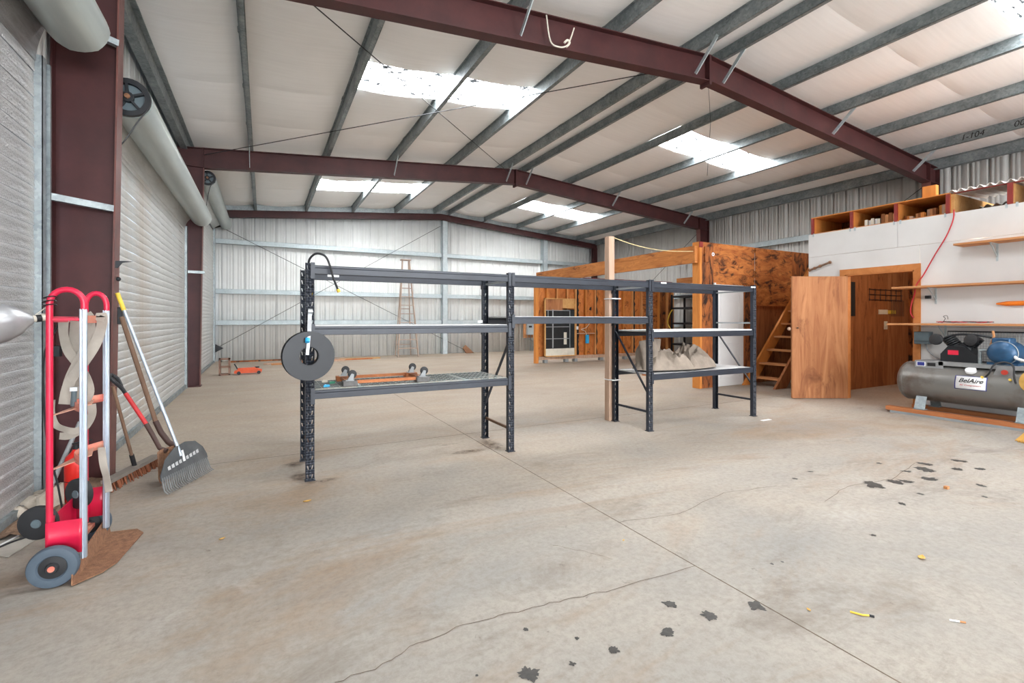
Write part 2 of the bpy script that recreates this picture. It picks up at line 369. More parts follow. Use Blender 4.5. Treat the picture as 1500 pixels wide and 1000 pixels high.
def zsec(x, y0, y1, flip, mat, name, parent, h=.20, z=None):
    zb = zt(x) if z is None else z
    m = MB(); t = .005; f = .065*flip
    m.box(x-t/2, y0, zb, x+t/2, y1, zb+h); m.box(x, y0, zb, x+f, y1, zb+t); m.box(x, y0, zb+h-t, x-f, y1, zb+h)
    m.box(x+f, y0, zb, x+f-t*flip, y1, zb+.02); return m.build(name, mat, parent)
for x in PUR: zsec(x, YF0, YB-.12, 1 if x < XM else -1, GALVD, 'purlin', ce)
for s, x in ((1, XL+.12), (-1, XR-.12)):
    m = MB(); zz = zt(x)
    m.box(x, YF0, zz-.03, x+.008*s, YB-.1, zz+.19); m.box(x, YF0, zz-.03, x-.1*s, YB-.1, zz-.022); m.box(x, YF0, zz+.17, x+.07*s, YB-.1, zz+.19)
    m.box(x-.1*s, YF0, zz-.03, x-.108*s, YB-.1, zz+.14)
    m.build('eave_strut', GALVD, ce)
text('1-104', .15, (12.146, 4.02, zt(12.15)+.10), (0,-1,0), (0,0,1), INK, 'chalk_mark', ce, .2)
text('0028', .15, (12.146, 3.30, zt(12.15)+.10), (0,-1,0), (0,0,1), INK, 'chalk_mark', ce, .2)
# ------------------------------------------------------------ walls of ribbed sheet
def ribprof(w=.915):
    p = []
    for k in range(3):
        b = k*.305
        p += [(b, 0), (b+.085, 0), (b+.095, .006), (b+.115, .006), (b+.125, 0), (b+.165, 0), (b+.175, .006), (b+.195, .006), (b+.205, 0), (b+.243, 0), (b+.258, .032), (b+.282, .032), (b+.297, 0)]
    p.append((w, 0)); return p
RP = ribprof()
def sheet_x(x0, y, z0, z1, mat, parent, xmax=99, ztop=None):
    pts = [(x0+a, d) for a, d in RP if x0+a <= xmax]; m = MB(); n = len(pts)
    top = [(ztop(px) if ztop else z1) for px, d in pts]
    m.add([(px, y+d, z0) for px, d in pts]+[(px, y+d, tz) for (px, d), tz in zip(pts, top)], [(i, i+1, n+i+1, n+i) for i in range(n-1)])
    return m.build('wall_sheet', mat, parent, solid=.002)
def sheet_y(y0, x, z0, z1, mat, parent, sgn, ymax=99):
    pts = [(y0+a, d) for a, d in RP if y0+a <= ymax]; m = MB(); n = len(pts)
    m.add([(x+sgn*d, py, z0) for py, d in pts]+[(x+sgn*d, py, z1) for py, d in pts], [(i, i+1, n+i+1, n+i) for i in range(n-1)])
    return m.build('wall_sheet', mat, parent, solid=.002)
wb = tag(MB().box(XL-.1, YB+.05, 0, XR+.1, YB+.1, 4.9).build('wall_back', PANEL), 'white ribbed sheet gable wall with steel girts', 'wall', kind='structure')
x = XL
while x < XR: sheet_x(x, YB, .0, 5.5, PANEL, wb, XR+.05, lambda q: zt(q)+.28); x += .915
def girt(m, x0, x1, ztop, y=YB, h=.15, d=.2):
    m.box(x0, y-d, ztop-h, x1, y-d+.006, ztop); m.box(x0, y-d, ztop-.006, x1, y-.01, ztop); m.box(x0, y-d, ztop-h, x1, y-d+.06, ztop-h+.006)
for zg in (3.83, 2.27, 1.29):
    for a, b in ((XL+.05, 6.02), (6.26, 10.52), (10.70, XR-.05)):
        m = MB(); girt(m, a, b, zg); m.build('girt', GALVB, wb)
for xa in (6.04, 10.53):
    m = MB(); yy = YB-.27
    m.box(xa, yy, 0, xa+.2, yy+.008, zt(xa)+.05); m.box(xa, yy, 0, xa+.008, yy+.24, zt(xa)-.0); m.box(xa+.192, yy, 0, xa+.2, yy+.05, zt(xa)); m.build('wall_post', GALVB, wb)
m = MB(); m.prism([(XL+.2, YB-.36, zt(XL+.2)), (XM, YB-.36, zt(XM)), (XM, YB-.36, zt(XM)+.2), (XL+.2, YB-.36, zt(XL)+.2)], (0, .01, 0)); m.build('rake_angle', GALV, wb)
m = MB(); m.prism([(XR-.2, YB-.36, zt(XR-.2)), (XM, YB-.36, zt(XM)), (XM, YB-.36, zt(XM)+.2), (XR-.2, YB-.36, zt(XR)+.2)], (0, .01, 0)); m.build('rake_angle', GALV, wb)
# tie rods on the gable
MB().cyl((XL+.15, YB-.22, 4.25), (7.0, YB-.22, .10), .008, n=6).build('brace_rod', BLACKM, wb)
MB().cyl((XL+.15, YB-.24, .42), (5.95, YB-.24, 4.85), .008, n=6).build('brace_rod', BLACKM, wb)
MB().prism([(XL+.05, YB-.25, 4.10), (XL+.3, YB-.25, 4.2), (XL+.05, YB-.25, 4.35)], (0,.02,0)).build('rod_bracket', BLACKM, wb)
MB().prism([(XL+.05, YB-.25, .25), (XL+.35, YB-.25, .42), (XL+.05, YB-.25, .6)], (0,.02,0)).build('rod_bracket', BLACKM, wb)
MB().prism([(6.95, YB-.35, .32), (7.3, YB-.35, 0), (6.98, YB-.35, 0), (6.85, YB-.35, .2)], (0,.1,0)).build('rod_bracket', RUST, wb)
wr = tag(MB().box(XR+.05, YF0, 0, XR+.1, YB, 4.9).build('wall_right', PANELR), 'ribbed sheet side wall behind the loft, shade greyed into its colour', 'wall', kind='structure')
y = YF0
while y < YB: sheet_y(y, XR, 0, 4.95, PANELR, wr, 1, YB); y += .915
for zg in (3.63, 2.2, 1.2):
    for a, b in ((5.2, 11.05), (11.35, 17.2), (-1, 4.85)):
        m = MB(); m.box(XR-.2, a, zg-.15, XR-.194, b, zg); m.box(XR-.2, a, zg-.006, XR, b, zg); m.build('girt', GALVB, wr)
MB().cyl((XR-.22, 5.1, 4.35), (XR-.22, 11.0, .3), .007, n=6).build('brace_rod', BLACKM, wr)
MB().cyl((XR-.22, 11.3, 4.35), (XR-.22, 17.2, .3), .007, n=6).build('brace_rod', BLACKM, wr)
wl = tag(MB().box(XL-.15, YF0, 3.1, XL-.1, YB, 4.9).build('wall_left', PANEL), 'ribbed sheet wall strip above the roll-up doors', 'wall', kind='structure')
y = YF0
while y < YB: sheet_y(y, XL-.05, 3.0, 4.95, PANEL, wl, -1, YB); y += .915
for a, b in ((4.72, 5.22), (10.98, 11.42), (17.1, 17.5), (-1.4, -1.0)):
    MB().box(XL-.22, a-.25, 0, XL-.18, b+.25, 4.6).build('jamb_panel', BOXB, wl)
wf = MB()
wf.box(XL-.1, YF0-.1, 4.2, XR+.1, YF0, 5.6)
wf.box(XL-.1, YF0-.1, 0, -.2, YF0, 4.2); wf.box(10.4, YF0-.1, 0, XR+.1, YF0, 4.2)
tag(wf.build('wall_front', PANEL), 'unseen front wall with a wide open doorway added for light', 'wall', kind='structure')  # doorway behind the camera is added to bring light in
# left wall of the bay behind the camera
tag(MB().box(XL-.1, YF0, 0, XL-.05, -1.0, 3.2).build('wall_left_rear', PANEL), 'plain sheet wall beside the added open doorway', 'wall', kind='structure')
# ------------------------------------------------------------ portal frames
def frame(y, label):
    fr = T('steel_frame', label, 'frame', (XM, y, 0))
    fr['kind'] = 'structure'
    D = .38; bf = .08
    for s in (-1, 1):
        xe = -1.475 if s < 0 else XR-.03
        xi0, xi1 = xe-s*.355, xe-s*.42           # inner flange foot and top
        zk = zt(xi1)-D
        m = MB()
        m.prism([(xe, y-.005, 0), (xi0, y-.005, 0), (xi1, y-.005, zk), (xi1, y-.005, zt(xi1)), (xe, y-.005, zt(xe))], (0, .01, 0))
        m.box(xe, y-bf, 0, xe-s*.012, y+bf, zt(xe)-.01)
        c = m.build('column', RED, fr)
        f = MB(); f.prism([(xi0, y-bf, 0), (xi0-s*.012, y-bf, 0), (xi1-s*.012, y-bf, zk), (xi1, y-bf, zk)], (0, 2*bf, 0)); f.build('flange', REDF, c)
        b = MB(); b.box(xe+.02*s, y-.12, 0, xi0-s*.03, y+.12, .018); b.build('base_plate', RED, c)
        m = MB(); x0 = xi1; xm = XM+s*.012
        m.prism([(x0, y-.005, zt(x0)-D), (xm, y-.005, zt(xm)-D), (xm, y-.005, zt(xm)), (x0, y-.005, zt(x0))], (0, .01, 0))
        for dz, tk in ((0, .012), (-D, .012)):
            xs = xe if dz == 0 else x0
            m.prism([(xs, y-bf, zt(xs)+dz-tk), (xm, y-bf, zt(xm)+dz-tk), (xm, y-bf, zt(xm)+dz), (xs, y-bf, zt(xs)+dz)], (0, 2*bf, 0))
        r = m.build('rafter', RED, fr)
        MB().box(xm-.012*s, y-.09, zt(xm)-D-.07, xm+.010*s, y+.09, zt(xm)-.005).build('end_plate', RED, r)
        MB().box(x0-.008, y-.075, zt(x0)-D, x0+.008, y+.075, zt(x0)-.01).build('stiffener', RED, r)
        MB().box(x0, y-.075, zt(x0)-D-.006, xe, y+.075, zt(x0)-D+.006).build('stiffener', RED, r)
        for k, px in enumerate([p for p in PUR if (p-XM)*s > 0]):
            if k not in ((0, 2, 4) if s < 0 else (0, 2, 4)): continue
            MB().bar((px, y-.07, zt(px)-D+.05), (px, y-.46, zt(px)+.04), .055, .012, (1,0,0)).build('flange_brace', GALVB, r)
    return fr
f1 = frame(FR[0], 'dark red steel portal frame beside the hand truck')
f2 = frame(FR[1], 'dark red steel portal frame between the second and third roll-up doors')
fb = T('steel_frame', 'slim dark red gable rafter along the white back wall', 'frame', (XM, YB-.3, 0), kind='structure')
for s in (-1, 1):
    xe = XL+.05 if s < 0 else XR-.05; D = .21
    m = MB(); m.prism([(xe, YB-.31, zt(xe)-D), (XM, YB-.31, zt(XM)-D), (XM, YB-.31, zt(XM)), (xe, YB-.31, zt(xe))], (0,.01,0))
    for dz in (0, -D): m.prism([(xe, YB-.37, zt(xe)+dz-.01), (XM, YB-.37, zt(XM)+dz-.01), (XM, YB-.37, zt(XM)+dz), (xe, YB-.37, zt(xe)+dz)], (0,.14,0))
    m.build('rafter', RED, fb)
m = MB(); m.box(XR-.32, YB-.36, 0, XR-.06, YB-.34, 4.5); m.box(XR-.32, YB-.42, 0, XR-.31, YB-.26, 4.5); m.build('column', RED, fb)
m = MB(); m.box(XL+.1, YB-.36, 0, XL+.12, YB-.2, 4.55); m.build('column', RED, fb)
# jamb struts on the near column
m = MB(); m.bar((-1.47, 4.72, 2.24), (-1.09, 4.94, 2.22), .05, .05); m.build('jamb_strut', GALV, f1)
m = MB(); m.bar((-1.47, 4.75, 3.62), (-1.06, 4.96, 3.58), .05, .05); m.build('jamb_strut', GALV, f1)
m = MB(); m.bar((-1.36, 11.02, 2.24), (-1.03, 11.1, 2.24), .05, .05); m.build('jamb_strut', GALVB, f2)
# roof cable bracing
br = T('roof_bracing', 'thin crossed steel cables under the white roof between two red frames', 'cable', (3, 8, 4.6))
MB().cyl((.15, 5.1, 4.62), (5.70, 11.1, 5.18), .007, n=6).build('cable', BLACKM, br)
MB().cyl((-1.05, 11.1, 4.55), (5.6, 5.1, 5.10), .007, n=6).build('cable', BLACKM, br)
hw = MB().tube([(6.0, 5.02, 4.86), (6.02, 5.0, 4.3), (5.97, 5.02, 3.5)], .003, 5).build('hanging_wire', BLACKM)
tag(hw, 'thin dark wire hanging from the ridge of the red frame', 'wire')
rp = MB().tube([(3.05, 4.93, 5.02), (3.10, 4.92, 4.72), (3.2, 4.9, 4.66), (3.34, 4.9, 4.72), (3.46, 4.93, 4.98)], .009, 6)
rp.tube([(3.32, 4.9, 4.69), (3.36, 4.885, 4.74), (3.33, 4.89, 4.77), (3.29, 4.9, 4.73)], .014, 6)
tag(rp.build('rope', CREAM), 'knotted white rope looped over the red roof beam', 'rope')
# ------------------------------------------------------------ roll-up doors
def rolldoor(n, label, x, y0, y1, zb, bx, r, mat, wheel=True):
    d = T('door_%d' % n, label, 'roll-up door', (x, (y0+y1)/2, 0), kind='structure')
    p = .092; prof = [(0, 0), (.005, .008), (.007, .03), (.007, .062), (.005, .084), (0, .092)]
    m = MB(); k = len(prof); N = 14
    vs = [(x+a+.006*NZ.noise((j*.9, i, n)), y0+(y1-y0)*j/N, .06+z) for j in range(N+1) for i, (a, z) in enumerate(prof)]
    m.add(vs, [(j*k+i, (j+1)*k+i, (j+1)*k+i+1, j*k+i+1) for j in range(N) for i in range(k-1)], True)
    s0 = m.build('slat', mat, d)
    cnt = int((zb-.06)/p)
    for q in range(1, cnt): dup(s0, (random.uniform(-.003,.003), 0, p*q))
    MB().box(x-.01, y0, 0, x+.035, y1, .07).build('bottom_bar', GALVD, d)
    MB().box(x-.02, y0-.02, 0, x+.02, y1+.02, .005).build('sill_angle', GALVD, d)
    for ye in (y0-.03, y1+.03):
        t = MB(); t.box(x-.03, ye-.03, 0, x+.05, ye-.024, zb); t.box(x+.045, ye-.03, 0, x+.05, ye+.03, zb); t.build('track', GALV, d)
    b = MB(); n_ = 28
    pr = [(r*.2, y0+.02-bx[1]), (r, y0+.02-bx[1]), (r, y1-.02-bx[1]), (r*.2, y1-.02-bx[1])]
    vs = []
    for yy in (y0+.03, y1-.03):
        for q in range(n_):
            a = 2*math.pi*q/n_; rr = r*(1+.025*(q % 4 == 0)); vs.append((bx[0]+rr*math.cos(a), yy, bx[2]+rr*math.sin(a)))
    b.add(vs, [(q, (q+1) % n_, n_+(q+1) % n_, n_+q) for q in range(n_)], False); b.add(vs[n_:], [tuple(range(n_))]); b.add(vs[:n_], [tuple(range(n_))[::-1]])
    bb = b.build('barrel', BARREL, d)
    MB().grid(lambda u, v: (x+.01+(bx[0]-r*.97-x)*v**2, y0+(y1-y0)*u, zb-.05+(bx[2]-zb+.05)*v), 4, 6).build('curtain_top', mat, d, solid=.01)
    if wheel:
        w = MB(); yw = y0-.005
        w.lathe([(r*.72, -.02), (r*.98, -.02), (r*1.0, .0), (r*.98, .02), (r*.72, .02), (r*.72, -.02)], (bx[0], yw, bx[2]), (0,1,0), 28)
        for q in range(5):
            a = q*2*math.pi/5+.4; w.bar((bx[0], yw, bx[2]), (bx[0]+r*.75*math.cos(a), yw, bx[2]+r*.75*math.sin(a)), .018, .05, (0,1,0))
        w.cyl((bx[0], yw-.03, bx[2]), (bx[0], yw+.03, bx[2]), .045, n=14); w.build('chain_wheel', BLACKM, d)
        MB().cyl((bx[0], yw-.045, bx[2]), (bx[0], yw-.03, bx[2]), .022, n=8).build('axle_nut', RUST, d)
        MB().lathe([(.0, .012), (r*.7, .012)], (bx[0], yw, bx[2]), (0,1,0), 20).build('end_disc', BOXB, d)
        MB().tube([(bx[0]+r*.9, yw-.01, bx[2]-.07), (bx[0]+.02, yw-.03, bx[2]-.32), (bx[0]-.14, yw-.02, 2.5), (bx[0]-.2, yw-.01, 1.0)], .006, 5).build('chain', BLACKM, d)
    return d
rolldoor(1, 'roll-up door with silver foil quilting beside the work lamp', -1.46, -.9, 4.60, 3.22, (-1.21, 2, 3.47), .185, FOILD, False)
rolldoor(2, 'pale foil-covered roll-up door between two red columns', -1.34, 5.30, 10.92, 3.1, (-1.06, 8, 3.28), .168, FOIL)
rolldoor(3, 'tall foil-covered roll-up door nearest the white gable wall', -1.36, 11.55, 17.05, 4.1, (-1.02, 14, 4.22), .15, FOIL)
# ------------------------------------------------------------ steel shelving rack of three bays
PX = [.337, 2.19, 4.045, 5.93]; YFp, YRp = 4.225, 4.84; RH = 1.785
rk = T('pallet_rack', 'dark blue-grey perforated steel shelving of three bays', 'shelving', (3.1, 4.53, 0))
def postmesh(y, s):   # perforated face at y, flanges going s
    m = MB(); p = .0742; xb = [-.033,-.0165,-.0095,.0095,.0165,.033]; xt_ = [-.033,-.0225,-.0155,.0155,.0225,.033]
    rows = int(RH/p)
    for k in range(rows):
        z0 = k*p; za, zb_, z1 = z0+.020, z0+.053, z0+p
        def row(z, xs): return [(PX[0]+q, y, z) for q in xs]
        for (A, B), skip in (((row(z0, xb), row(za, xb)), ()), ((row(za, xb), row(zb_, xt_)), (1, 3)), ((row(zb_, xt_), row(z1, xb)), ())):
            for i in range(5):
                if i in skip: continue
                m.add([A[i], A[i+1], B[i+1], B[i]], [(0,1,2,3)])
    for q in (-.033, .030): m.box(PX[0]+q, y, 0, PX[0]+q+.003, y+.042*s, rows*p)
    return m
pf = postmesh(YFp-.02, 1).build('upright', RACK, rk, solid=.0025)
prr = postmesh(YRp+.02, -1).build('upright', RACK, rk, solid=.0025)
for i in range(4):
    if i: dup(pf, (PX[i]-PX[0], 0, 0)); dup(prr, (PX[i]-PX[0], 0, 0))
    for yy in (YFp, YRp): MB().box(PX[i]-.04, yy-.035, 0, PX[i]+.04, yy+.035, .006).build('foot_plate', RACK, rk)
    MB().bar((PX[i]+.012, YFp+.01, .22), (PX[i]+.012, YRp-.01, .22), .02, .025).build('cross_brace', RACK if i > 1 else HANDLE, rk)
    MB().bar((PX[i]+.012, YFp+.01, 1.27), (PX[i]+.012, YRp-.01, 1.27), .02, .02).build('cross_brace', GREY if i > 1 else RACK, rk)
    MB().bar((PX[i], YRp-.01, 1.16 if i in (2,3) else .38), (PX[i], YFp+.01, .42 if i in (2,3) else 1.12), .025, .012).build('diagonal_brace', RACK, rk)
    MB().bar((PX[i]+.012, YFp+.01, 1.71), (PX[i]+.012, YRp-.01, 1.71), .02, .02).build('cross_brace', GREY, rk)
def beampair(i, z1, h=.072):
    a, b = PX[i]+.034, PX[i+1]-.034
    for yy, s in ((YFp-.012, 1), (YRp+.012, -1)):
        m = MB(); m.box(a, yy-.012, z1-h, b, yy+.012, z1-.022); m.box(a, yy-.012 if s > 0 else yy-.002, z1-.022, b, yy+.002 if s > 0 else yy+.012, z1)
        o = m.build('beam', RACK, rk, bevel=.003)
        for xx, q in ((a, -1), (b, 1)): MB().box(xx-.002 if q > 0 else xx-.03, yy-.022*s if s > 0 else yy+.014, z1-h-.04, xx+.03 if q > 0 else xx+.002, yy-.014 if s > 0 else yy+.022, z1+.02).build('connector', RACK, o)
for i, zs in enumerate(((1.765, 1.262, .736), (1.765, 1.345), (1.765, 1.172, .670))):
    for z in zs: beampair(i, z)
def deck(i, z, mat, th=.013, name='shelf_board'):
    MB().box(PX[i]+.04, YFp-.008, z-.022, PX[i+1]-.04, YRp+.008, z-.022+th).build(name, mat, rk)
deck(0, 1.275, CARD, .016); deck(1, 1.358, CARD, .014); deck(2, 1.19, LABEL, .018); deck(2, .678, CARD, .012)
m = MB()
for k in range(37): xx = PX[0]+.05+k*.0485; m.cyl((xx, YFp-.01, .742), (xx, YRp+.01, .742), .0022, n=4)
for k in range(8): yy = YFp+.0+k*.085; m.cyl((PX[0]+.04, yy, .738), (PX[1]-.04, yy, .738), .003, n=4)
stuff(m.build('wire_deck', WIRE, rk))
for k in range(3): MB().box(PX[0]+.4+k*.5, YFp, .722, PX[0]+.44+k*.5, YRp, .730).build('deck_support', WIRE, rk)
for x, y, z in ((.47, YFp-.03, 1.672), (4.19, YFp-.037, 1.745), (5.83, YFp-.037, 1.745)):
    MB().box(x, y, z, x+.09, y+.001, z+.018).build('sticker', LABEL, rk)
MB().box(2.08, YRp-.05, 1.28, 2.14, YRp-.045, 1.31).build('sticker', LABEL, rk)
# wire spool on a hook
sp = T('wire_spool', 'black plastic reel hung on the front rack upright', 'reel', (.318, 4.12, 1.03))
SPC = V((.318, 4.125, 1.028))
sd = V((.12,-1,0)).normalized()
m = MB()
for h0 in (-.035, .025): m.lathe([(.075, h0), (.195, h0), (.197, h0+.005), (.195, h0+.010), (.075, h0+.010), (.075, h0)], SPC, sd, 48)
m.build('flange', BLACKM, sp)
MB().lathe([(.072, -.035), (.078, -.035), (.078, .035), (.072, .035), (.072, -.035)], SPC, sd, 32).build('hub', BLACKM, sp)
MB().lathe([(.078, -.024), (.175, -.024), (.175, .024), (.078, .024)], SPC, sd, 40).build('winding', BLACKM, sp)
hk = T('spool_clamp', 'bright steel spring clamp gripping the rack upright above the black reel', 'clamp', (.33, 4.17, 1.3))
m = MB(); m.bar((.335, 4.185, 1.40), (.322, 4.10, 1.20), .03, .012, (0,1,0)); m.bar((.322, 4.10, 1.20), (.305, 4.06, 1.04), .022, .012, (0,1,0)); m.build('jaw', CHROME, hk)
MB().cyl((.305, 4.05, 1.14), (.308, 4.065, 1.17), .018, n=12).build('tip', BLUEL, hk)
MB().cyl((.32, 4.16, 1.385), (.352, 4.16, 1.385), .022, n=14).build('pivot', CHROME, hk)
# cable looped over the rack corner
cb = T('cable', 'black cable with yellow plugs looped over the rack corner', 'cable', (.4, 4.2, 1.8))
MB().tube([(.36, 4.24, 1.55), (.345, 4.25, 1.66), (.33, 4.24, 1.79), (.36, 4.2, 1.845), (.40, 4.16, 1.855), (.45, 4.14, 1.83), (.48, 4.13, 1.76), (.51, 4.15, 1.66), (.545, 4.16, 1.57)], .009, 8).build('wire', BLACK, cb)
MB().cyl((.545, 4.16, 1.57), (.556, 4.16, 1.545), .014, n=10).build('plug', YEL, cb)
MB().cyl((.36, 4.24, 1.55), (.358, 4.235, 1.52), .014, n=10).build('plug', YEL, cb)
# upside-down dolly
dl = T('furniture_dolly', 'upside-down wooden dolly with four black casters on the wire shelf', 'dolly', (1.0, 4.5, .745))
for xx in (.66, 1.30):
    for yy in (4.29, 4.68):
        MB().box(xx-.06, yy-.05, .745, xx+.06, yy+.05, .79).build('corner_block', plain('scuffed_block', (.16,.155,.15), .9, 0, (.10,.10,.10), 30) if yy < 4.5 else SKIDW, dl, bevel=.006)
        c = MB(); c.box(xx-.035, yy-.03, .79, xx+.035, yy+.03, .795)
        for q in (-.014, .014): c.prism([(xx-.02, yy+q-.0015, .795), (xx+.03, yy+q-.0015, .795), (xx+.035, yy+q-.0015, .845), (xx+.012, yy+q-.0015, .85)], (0,.003,0))
        fk = c.build('caster_fork', GREY, dl)
        MB().lathe([(.006, -.010), (.030, -.011), (.036, -.007), (.036, .007), (.030, .011), (.006, .010)], (xx+.022, yy, .845), (0,1,0), 24).build('caster_wheel', BLACK, fk)
for yy in (4.29, 4.68): MB().box(.72, yy-.02, .765, 1.25, yy+.02, .79).build('rail', SKIDW, dl)
for xx in (.66, 1.30): MB().box(xx-.03, 4.34, .765, xx+.03, 4.63, .79).build('rail', SKIDW, dl)
for i, (x, y) in enumerate(((.45, 4.30), (.52, 4.5), (.47, 4.62))):
    c = MB(); c.prism([(x, y, .746), (x+.05, y+.01, .746), (x+.02, y+.05, .746)], (0, 0, .018)); tag(c.build('cloth_scrap', (BLUEL, plain('green_scrap', (.05,.35,.2)), CREAM)[i]), ('bright blue', 'green', 'pale cream')[i]+' scrap lying on the wire shelf under the reel', 'scrap')
# tarp heap
def tarp():
    m = MB()
    def ridge(p): return (1-abs(NZ.noise(p))*2.2)
    def fn(u, v):
        a = 2*math.pi*u; r = math.sin(math.pi*v/2)
        x = 4.80+.70*r*math.cos(a)*(1+.15*NZ.noise((math.cos(a)*2, math.sin(a)*2, 5))); y = 4.53+.29*r*math.sin(a)*(1+.1*NZ.noise((math.cos(a)*2, math.sin(a)*2, 9)))
        wx = .35*NZ.noise((x*2.1, y*2.1, 4)); wy = .35*NZ.noise((x*2.1, y*2.1, 8))
        p = V(((x+wx)*2.3, (y+wy)*2.6, 1.7)); p2 = V(((x+wy)*5.2+3, (y-wx)*5.2, 4.7)); p3 = V(((x+wy)*11, (y+wx)*10, 9))
        k = max(0, 1-r**8)
        hgt = max(0, 1-r**3.2)**.7*(.175+.06*NZ.noise((x*1.9, y*2.2, 2)))+k*(.06*ridge(p)+.075*ridge(p2)+.045*ridge(p3)-.05)
        x += .06*k*NZ.noise(p2*.8+V((5,0,0))); y += .06*k*NZ.noise(p2*.8+V((0,8,0)))
        return (x, y, .690+max(.002, hgt))
    m.grid(fn, 220, 90)
    return m
tp = tag(tarp().build('tarp', TARP), 'crumpled beige canvas tarp heaped on the lower shelf', 'tarp')
def roll(u, v):
    a = 2*math.pi*u; cx_, cy_ = 4.28, 4.50
    r = (.15-.045*abs(v-.6))*(1+.22*NZ.noise((math.cos(a)*1.8, math.sin(a)*1.8, v*2.5)))+.018*math.sin(a*5+v*5)
    return (cx_+r*math.cos(a)+.06*(v-.5), cy_+r*.8*math.sin(a), .69+.36*v-.03*math.sin(a)*v)
mm = MB(); mm.grid(roll, 48, 20); mm.grid(lambda u, v: V(roll(u, 1))*(1-v)+V((4.31, 4.5, .96))*v, 48, 6)
mm.build('tarp_roll', TARP, tp)
# loose timber post tied to the rack
wp = T('timber_post', 'tall pale square timber post strapped to the rear rack upright', 'post', (4.03, 4.93, 0))
MB().box(3.97, 4.875, 0, 4.06, 4.965, 2.40).build('timber', PALEW, wp, bevel=.004)
for z in (.53, 1.58): MB().box(3.962, 4.80, z, 4.10, 4.97, z+.012).build('cable_tie', LABEL, wp)
st = MB().tube([(4.06, 4.9, 2.39), (4.7, 5.2, 2.38), (5.6, 5.7, 2.44), (6.5, 6.15, 2.53), (7.3, 6.45, 2.62)], .006, 5)
tag(st.build('string', STRING), 'yellow string running from the timber post to the header beam', 'string')
# ------------------------------------------------------------ loft of stained plywood and timber
lo = T('wall_loft', 'stained plywood front wall of the timber loft', 'wall', (9, 6.4, 0), kind='structure')
MB().box(7.36, 6.36, 0, 7.74, 6.375, 2.80).build('plywood_strip', PLYD, lo)
MB().box(7.345, 6.36, 0, 7.36, 6.52, 2.80).build('end_board', ORW, lo)
MB().box(7.36, 6.375, 0, 7.45, 6.52, 2.78).build('corner_stud', ORW, lo)
MB().box(7.74, 6.37, 1.98, 8.98, 6.39, 2.80).build('plywood_sheet', PLY, lo)
MB().box(8.64, 6.37, 0, 8.98, 6.39, 1.98).build('plywood_sheet', PLYD, lo)
MB().box(8.985, 6.345, 1.60, 10.2, 6.365, 2.79).build('plywood_sheet', PLY, lo)
MB().box(10.205, 6.345, 1.60, 12.0, 6.365, 2.785).build('plywood_sheet', PLYD, lo)
MB().box(8.985, 6.44, 0, 12.0, 6.46, 1.62).build('plywood_sheet', PLYI, lo)
MB().box(7.36, 6.39, 2.72, 13.1, 6.50, 2.80).build('top_plate', ORW, lo)
MB().box(7.34, 6.345, 2.69, 7.43, 6.36, 2.80).build('red_end', REDEND, lo)
MB().box(7.47, 6.335, 2.42, 7.60, 6.36, 2.71).build('patch_board', PLYD, lo)
MB().box(7.35, 6.345, 0, 7.40, 6.36, 2.70).build('edge_strip', ORW, lo)
MB().lathe([(.02, -.004), (.035, -.004), (.035, .004), (.02, .004)], (7.72, 6.352, 2.58), (0,1,0), 16).build('hook_eye', LABEL, lo)
d5 = T('door_5', 'white panelled door set in the stained plywood loft wall', 'door', (8.2, 6.36, 0), kind='structure')
MB().box(7.80, 6.345, .01, 8.60, 6.385, 2.0).build('leaf', WHITED, d5)
for z0, z1 in ((.16, .86), (.98, 1.82)):
    for q in ((7.92, z0, 8.48, z0+.018), (7.92, z1-.018, 8.48, z1), (7.92, z0, 7.938, z1), (8.462, z0, 8.48, z1)): MB().box(q[0], 6.338, q[1], q[2], 6.346, q[3]).build('moulding', WHITED, d5)
MB().box(8.60, 6.34, 0, 8.64, 6.385, 2.03).build('casing', PLYD, d5); MB().box(7.745, 6.34, 0, 7.79, 6.385, 2.03).build('casing', WHITED, d5)
hb = T('header_beam', 'deep orange timber header beam along the open side of the loft', 'beam', (7.3, 9.4, 2.5))
MB().box(7.27, 6.40, 2.40, 7.345, 12.33, 2.72).build('timber', BEAMW, hb)
hp = T('loft_post', 'orange timber corner post at the far end of the loft', 'post', (7.25, 12.3, 0))
MB().box(7.20, 12.24, 0, 7.30, 12.36, 2.40).build('timber', ORW, hp)
tb = MB().box(12.95, 6.5, 2.55, 13.03, 12.2, 2.76).build('ledger_board', BEAMW); tag(tb, 'timber ledger board along the shade-greyed side wall inside the loft', 'board')
# open stud wall on small blocks
sw = T('wall_stud', 'open stud wall with dark stained sheathing at the far end of the loft', 'wall', (10, 12.3, 0), kind='structure')
bp = MB().box(7.31, 12.22, .10, 12.9, 12.36, .19).build('bottom_plate', PALEW, sw)
MB().box(7.46, 12.26, 2.54, 12.9, 12.36, 2.62).build('top_plate', PLYD, sw)
for k in range(3): MB().box(9.0+k*.1, 12.3, 2.62, 12.85, 12.36, 2.64+k*.002).build('upper_plate', REDEND, sw) if k == 0 else None
xs = [7.62, 7.98, 8.36, 8.68, 9.06, 9.44, 9.82, 10.2, 10.6, 11.0, 11.4, 11.8, 12.2, 12.6, 12.86]
for i, xx in enumerate(xs): MB().box(xx-.02, 12.26, .19, xx+.02, 12.35, 2.54).build('stud', STUDW if i % 4 else ORW, sw)
SH = [PLYD, PLY, PLY, PLYD, PLYD, PLYD]
MB().box(7.31, 12.365, .1, 8.3, 12.375, 2.56).build('sheathing', SHEATH, sw)
tarpaper = plain('tar_paper', (.012,.011,.011), .8)
